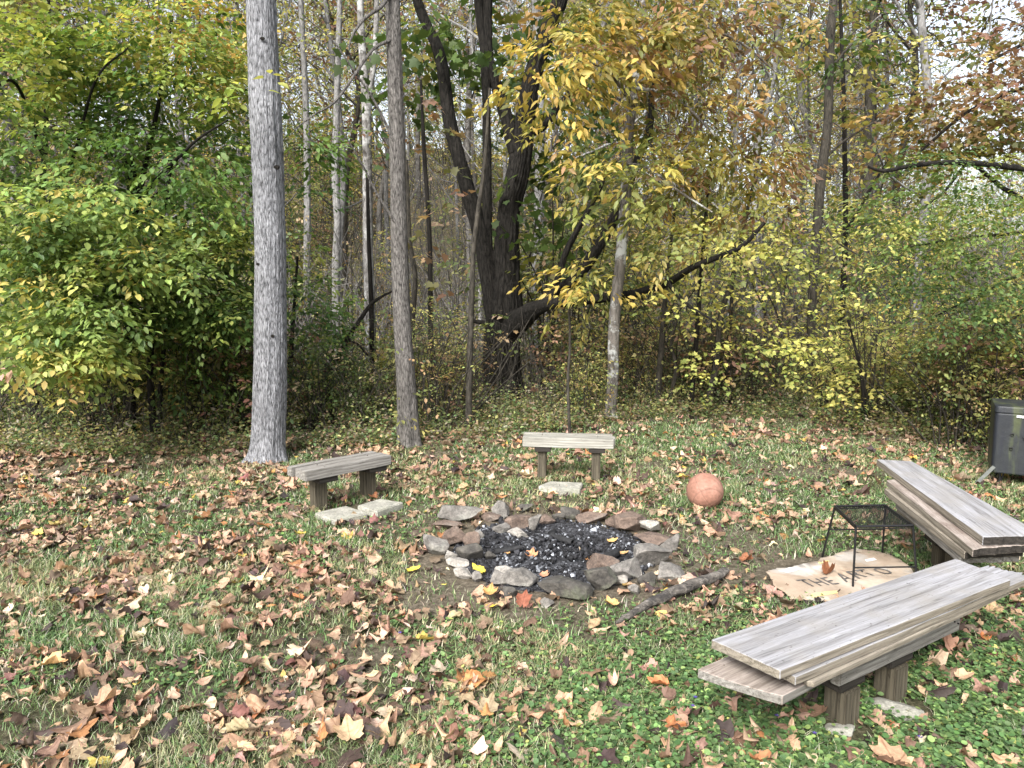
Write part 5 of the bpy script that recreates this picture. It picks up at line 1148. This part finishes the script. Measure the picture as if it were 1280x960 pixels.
# ---- cardboard with print
def cardboard():
    out = [(957, 719), (966, 714), (974.5, 711), (998, 708), (1020, 704), (1026, 697), (1045, 692), (1065, 688.5), (1082, 690), (1099, 691.5), (1120, 700), (1137, 709), (1150, 722), (1120, 742), (1085, 752), (1050, 753), (1020, 752), (1003, 750), (990, 750), (984, 744), (966.5, 733)]
    out = [(640+(a_-640), b_) for a_, b_ in out]
    pts = [P(a_, b_, .02) for a_, b_ in out]; c = np.mean(pts, 0); rng = random.Random(4)
    fine = []
    for i in range(len(pts)):
        p, q = pts[i], pts[(i+1) % len(pts)]
        for t in (0, .25, .5, .75): e = p*(1-t)+q*t; e = e+np.array([rng.uniform(-.008, .008), rng.uniform(-.008, .008), 0])*(t > 0); fine.append(e)
    poly = np.array([(p[0]-c[0], p[1]-c[1]) for p in fine])
    bm = bmesh.new(); vs = [bm.verts.new((a_, b_, 0)) for a_, b_ in poly]; f = bm.faces.new(vs); bmesh.ops.triangulate(bm, faces=[f])
    for _ in range(3):
        bmesh.ops.subdivide_edges(bm, edges=[e for e in bm.edges if e.calc_length() > .03], cuts=1, use_grid_fill=False); bmesh.ops.triangulate(bm, faces=bm.faces)
    bmesh.ops.beautify_fill(bm, faces=bm.faces, edges=bm.edges)
    zf = lambda x, y: .026+.018*(float(fbm(x*3.2+5, y*3.2, 101, 2))-.5)*2*.6+.006*math.sin((x*.8+y)*14)-.008*math.exp(-((x*.9+y*.3-.05)/.012)**2)-.007*math.exp(-((y-.06+x*.25)/.01)**2)
    for v in bm.verts: v.co.z = zf(v.co.x, v.co.y)
    bmesh.ops.recalc_face_normals(bm, faces=bm.faces)
    if sum(f.normal.z for f in bm.faces) < 0: bmesh.ops.reverse_faces(bm, faces=bm.faces)
    r = bmesh.ops.extrude_face_region(bm, geom=list(bm.faces)); bmesh.ops.translate(bm, vec=(0, 0, -.005), verts=[v for v in r['geom'] if isinstance(v, bmesh.types.BMVert)])
    bmesh.ops.recalc_face_normals(bm, faces=bm.faces)
    m, nt, b = newmat('cardboard'); n1 = noisen(nt, coords(nt), 4, 6, .6); n2 = noisen(nt, coords(nt), 30, 5, .7)
    cc = ramp(nt, n1, [(.3, (.24, .175, .12)), (.5, (.35, .275, .205)), (.7, (.42, .36, .295))])
    cc = mixc(nt, ramp(nt, noisen(nt, coords(nt, loc=(3, 1, 0)), 3, 5, .6), [(.56, (0, 0, 0)), (.62, (.8, .8, .8))]), cc, (.40, .375, .34))
    cc = mixc(nt, .5, cc, ramp(nt, n2, [(.3, (.75, .75, .75)), (.65, (1.1, 1.1, 1.1))]), 'MULTIPLY'); nt.links.new(cc, b.inputs['Base Color']); b.inputs['Roughness'].default_value = .85
    t = thing('cardboard_sheet', 'flattened torn cardboard printed with black capitals under the small wire table', 'cardboard', (c[0], c[1], 0))
    bmobj('sheet', bm, m, t, smooth=True)
    # print
    A = P(1010, 737, .02); B = P(1119, 716.5, .02); u, L = frame(A, B)
    cu = bpy.data.curves.new('print', 'FONT'); cu.body = 'THE ART O'; cu.size = .1; cu.space_character = 1.12; cu.extrude = 0; cu.offset = .0006
    to = bpy.data.objects.new('print_tmp', cu); COL.objects.link(to); bpy.context.view_layer.update()
    me = bpy.data.meshes.new_from_object(to); bpy.data.objects.remove(to)
    V = np.array([v.co[:] for v in me.vertices]); w = V[:, 0].max(); V[:, :2] *= L/w; V[:, 1] *= 1.2
    bm = bmesh.new(); bm.from_mesh(me)
    bmesh.ops.triangulate(bm, faces=bm.faces)
    ang = math.atan2(u[1], u[0]); 
    for v in bm.verts:
        x, y = v.co.x*L/w, v.co.y*L/w*1.25; X = A[0]-c[0]+x*math.cos(ang)-y*math.sin(ang); Y = A[1]-c[1]+x*math.sin(ang)+y*math.cos(ang); v.co = (X, Y, 0)
    for _ in range(2): bmesh.ops.subdivide_edges(bm, edges=[e for e in bm.edges if e.calc_length() > .012], cuts=1); bmesh.ops.triangulate(bm, faces=bm.faces)
    for v in bm.verts: v.co.z = zf(v.co.x, v.co.y)+.0022
    bmobj('lettering', bm, simple('print_ink', (.085, .078, .072), .7, 0, 60, .6), t)
    # two strips of old packing tape and a label
    for (quad, col, nm) in [([(1022, 706), (1036, 702), (1037, 704), (1024, 708.5)], (.62, .50, .22), 'packing_tape'), ([(1014, 745), (1046, 741), (1047, 745), (1016, 749)], (.62, .50, .22), 'packing_tape'), ([(1081, 700), (1092, 699), (1096, 701), (1083, 702)], (.75, .74, .72), 'paper_label'), ([(972, 717), (990, 709), (1000, 713), (984, 719)], (.68, .66, .62), 'paper_label')]:
        bm = bmesh.new(); q = [P(a_, b_, .02) for a_, b_ in quad]; n_ = 6; gr = []
        for i in range(n_+1):
            row = []
            for j in range(3):
                s_, v_ = i/n_, j/2; p = (q[0]*(1-s_)+q[1]*s_)*(1-v_)+(q[3]*(1-s_)+q[2]*s_)*v_; x, y = p[0]-c[0], p[1]-c[1]; row.append(bm.verts.new((x, y, zf(x, y)+.0018)))
            gr.append(row)
        for i in range(n_):
            for j in range(2): bm.faces.new((gr[i][j], gr[i][j+1], gr[i+1][j+1], gr[i+1][j]))
        bmobj(nm, bm, simple(nm, col, .5), t)
cardboard()

# ---- wire table
def wire_table():
    tops = [P(1043.6, 633, .31), P(1106.8, 631.7, .31), P(1141.3, 657, .31), P(1070, 658.3, .31)]
    feet = [np.array([1.685, 3.96, 0.0]), np.array([2.01, 3.96, 0.0]), np.array([1.975, 3.53, 0.0]), np.array([1.655, 3.52, 0.0])]
    c = sum(feet)/4; c[2] = 0
    t = thing('wire_table', 'small black wire mesh side table standing on the cardboard', 'side table', c)
    tb = Tubes()
    for i in range(4):
        a_, b_ = tops[i]-c, tops[(i+1) % 4]-c; tb.add([a_, (a_+b_)/2, b_], .0065, 8)
        tb.add([a_+[0, 0, -.012], b_+[0, 0, -.012]], .003, 6)
    link('frame', tb.mesh('frame'), M_black, t, True)
    tb = Tubes()
    n = 26
    A, B, C_, D = [q-c for q in tops]
    lerp = lambda a_, b_, s_: a_*(1-s_)+b_*s_
    # expanded metal: crossed diagonal strands
    m_ = 16
    for i in range(-m_, n+m_):
        for sg in (1, -1):
            pts = []
            for j in range(m_+1):
                s_ = (i+sg*j*.9)/n; v_ = j/m_
                if 0 <= s_ <= 1: pts.append(lerp(lerp(A, B, s_), lerp(D, C_, s_), v_)-np.array([0, 0, .003]))
            if len(pts) > 1: tb.add(np.array(pts), .0013, 3)
    for i in range(n+1):
        s_ = i/n
        for (p_, q_) in ((A, B),): e = lerp(p_, q_, s_); tb.add([e+[0, -.012, .001], e+[0, .004, .004]], .003, 5)
    link('mesh_top', tb.mesh('mesh_top'), M_black, t, True)
    for i in range(4):
        tb = Tubes(); a_, b_ = tops[i]-c, feet[i]-c; tb.add([a_+[0, 0, -.005], (a_+b_)/2, b_], .0055, 8); link('leg', tb.mesh('leg'), M_black, t, True)
    for (i, j, h_) in ((0, 1, .17), (3, 2, .085 if False else .11)):
        tb = Tubes(); f = lambda k: lerp(feet[k], tops[k], (h_)/.31)-c; tb.add([f(i), (f(i)+f(j))/2, f(j)], .004, 6); link('stretcher', tb.mesh('stretcher'), M_black, t, True)
wire_table()

# ---- metal bin at the right edge
def metal_bin():
    Y0 = 5.35; s = depth(Y0, .5)/F; base = P(1240, 609); x0 = Q(1233, 560, Y0)[0]
    zt = Q(1234, 500, Y0)[2]; zb = Q(1236, 594, Y0)[2]+.02; zt -= .045
    print('bin', x0, zt, zb)
    x0 = Q(1241, 560, Y0)[0]+.064; t = thing('metal_bin', 'dark mildewed metal barrel cooker on short legs at the right edge', 'barrel cooker', (x0+.3, Y0+.05, g(x0+.3, Y0)), -.5)
    gz = g(x0+.3, Y0); W = .6; Dp = .42
    m, nt, b = newmat('bin_paint'); v = coords(nt, (1, 1, .18)); n1 = noisen(nt, v, 9, 5, .6); n2 = noisen(nt, coords(nt), 14, 6, .7)
    c = ramp(nt, n1, [(.38, (.008, .010, .016)), (.52, (.014, .017, .018)), (.62, (.045, .055, .022)), (.75, (.03, .032, .02))])
    c = mixc(nt, .5, c, ramp(nt, n2, [(.3, (.5, .5, .5)), (.7, (1.5, 1.5, 1.5))]), 'MULTIPLY'); nt.links.new(c, b.inputs['Base Color']); b.inputs['Roughness'].default_value = .55; bump(nt, b, n2, .5, .006)
    def rounded(x_0, x_1, y_0, y_1, z0, z1, r, taper=0, bulge=0):
        bm = bmesh.new(); pr = []
        cs = [(x_1-r, y_1-r, 0), (x_0+r, y_1-r, 90), (x_0+r, y_0+r, 180), (x_1-r, y_0+r, 270)]
        for cx, cy, a0 in cs:
            for k in range(7): a_ = math.radians(a0+k*15); pr.append((cx+r*math.cos(a_), cy+r*math.sin(a_)))
        rings = []
        for (z, sc_) in ((z0, 1-taper), (z0+.008, 1-taper+.01), (z1-.008, 1.0), (z1, .99)):
            rings.append([bm.verts.new((x*sc_, y*sc_, z)) for x, y in pr])
        k = len(pr)
        for a_, b_ in zip(rings, rings[1:]):
            for i in range(k): bm.faces.new((a_[i], a_[(i+1) % k], b_[(i+1) % k], b_[i]))
        bm.faces.new(rings[0][::-1]); bm.faces.new(rings[-1]); return bm
    bmobj('body', rounded(-W/2, W/2, -Dp/2, Dp/2, zb-gz, zt-gz-.05, .03, .03), m, t, smooth=False)
    bmobj('lid', rounded(-W/2-.003, W/2+.003, -Dp/2-.003, Dp/2+.003, zt-gz-.048, zt-gz, .034), m, t)
    y_ = -Dp/2-.004
    bm = bmesh.new(); boxbm(bm, -W/2+.13, -W/2+.23, y_-.006, y_+.002, zt-gz-.072, zt-gz-.056); bmobj('label_strip', bm, simple('worn_label', (.55, .55, .53), .6, 0, 60, .8), t)
    for (dx, dz) in ((.115, -.20), (.115, -.30), (.19, -.22)):
        tb = Tubes(); tb.add([(-W/2+dx, y_-.006, zt-gz+dz), (-W/2+dx, y_+.01, zt-gz+dz)], .009, 10); tb.add([(-W/2+dx-.012, y_-.008, zt-gz+dz+.012), (-W/2+dx+.012, y_-.008, zt-gz+dz+.014)], .003, 6); link('bolt', tb.mesh('bolt'), M_black, t, True)
    for (dx, dy) in ((.06, -Dp/2+.07), (.06, Dp/2-.07), (W-.06, -Dp/2+.07), (W-.06, Dp/2-.07)):
        tb = Tubes(); q = np.array([-W/2+dx, dy, 0]); tb.add([q+[0, 0, zb-gz+.02], q+[.01, -.005, (zb-gz)*.5], q+[-.005, 0, -.02]], [.011, .009, .013], 8); tb.add([q+[.035, 0, zb-gz+.01], q+[.02, 0, (zb-gz)*.4], q+[-.003, 0, -.01]], .006, 6); link('leg', tb.mesh('leg'), M_black, t, True)
    bm = bmesh.new(); boxbm(bm, -.012, .012, -.004, .004, -.09, .09); o = bmobj('drop_lever', bm, simple('dull_steel', (.16, .17, .16), .5, .4, 30, .3), t); o.location = (-W/2-.03, -Dp/2+.0, .075); o.rotation_euler = (0, .62, 0)
metal_bin()
# violets
for i, (px, py) in enumerate([(971, 899), (1018, 920), (866, 886), (869, 874), (500, 790), (1150, 922), (185, 900)]):
    p = P(px, py, .03); C_ = np.zeros((5, 3)); an = np.arange(5)*2*PI/5; D = np.stack([np.cos(an), np.sin(an), np.full(5, .3)], -1); N = np.tile([0, 0, 1.], (5, 1))
    me = leaves_mesh('violet', C_, D, N, np.full(5, .010), np.tile([.10, .06, .38], (5, 1)), T_OVAL); o = link('violet', me, M_leaf); o.location = (p[0], p[1], g(p[0], p[1])+.03)
    tag(o, 'tiny violet blue flower in the grass', 'flower', 'violets scattered in the lawn')

# ================================================================== light and camera
w = bpy.data.worlds.new('World'); sc.world = w; w.use_nodes = True; nt = w.node_tree; bg = nt.nodes['Background']
sky = nt.nodes.new('ShaderNodeTexSky'); sky.sky_type = 'NISHITA'; sky.sun_disc = False
EL, AZ = math.radians(42), math.radians(205)   # sun behind the camera, a little to the left
sky.sun_elevation = EL; sky.sun_rotation = AZ; sky.air_density = 1.0; sky.dust_density = 4.0; sky.ozone_density = 1.0
hs = nt.nodes.new('ShaderNodeHueSaturation'); hs.inputs['Saturation'].default_value = .42
nt.links.new(sky.outputs[0], hs.inputs['Color']); nt.links.new(hs.outputs[0], bg.inputs['Color']); bg.inputs['Strength'].default_value = .15
sd = bpy.data.lights.new('sun', 'SUN'); sd.energy = 2.3; sd.angle = math.radians(22); sd.color = (1, .985, .955)
so = bpy.data.objects.new('sun', sd); COL.objects.link(so)
dirv = Vector((math.sin(AZ)*math.cos(EL), math.cos(AZ)*math.cos(EL), math.sin(EL)))
so.rotation_euler = dirv.to_track_quat('Z', 'Y').to_euler(); so.location = dirv*30
cam = bpy.data.cameras.new('camera'); cam.sensor_width = 36; cam.lens = F/1280*36; cam.clip_end = 600; cam.clip_start = .05
co = bpy.data.objects.new('camera', cam); COL.objects.link(co); co.location = (0, 0, H); co.rotation_euler = (PI/2-PITCH, 0, 0); sc.camera = co
sc.view_settings.view_transform = 'Standard'; sc.view_settings.look = 'None'; sc.view_settings.exposure = 1.36; sc.view_settings.gamma = 1
sc.cycles.max_bounces = 6; sc.cycles.diffuse_bounces = 3; sc.cycles.glossy_bounces = 2; sc.cycles.transmission_bounces = 3; sc.cycles.use_denoising = True
print('done', time.time()-T0)
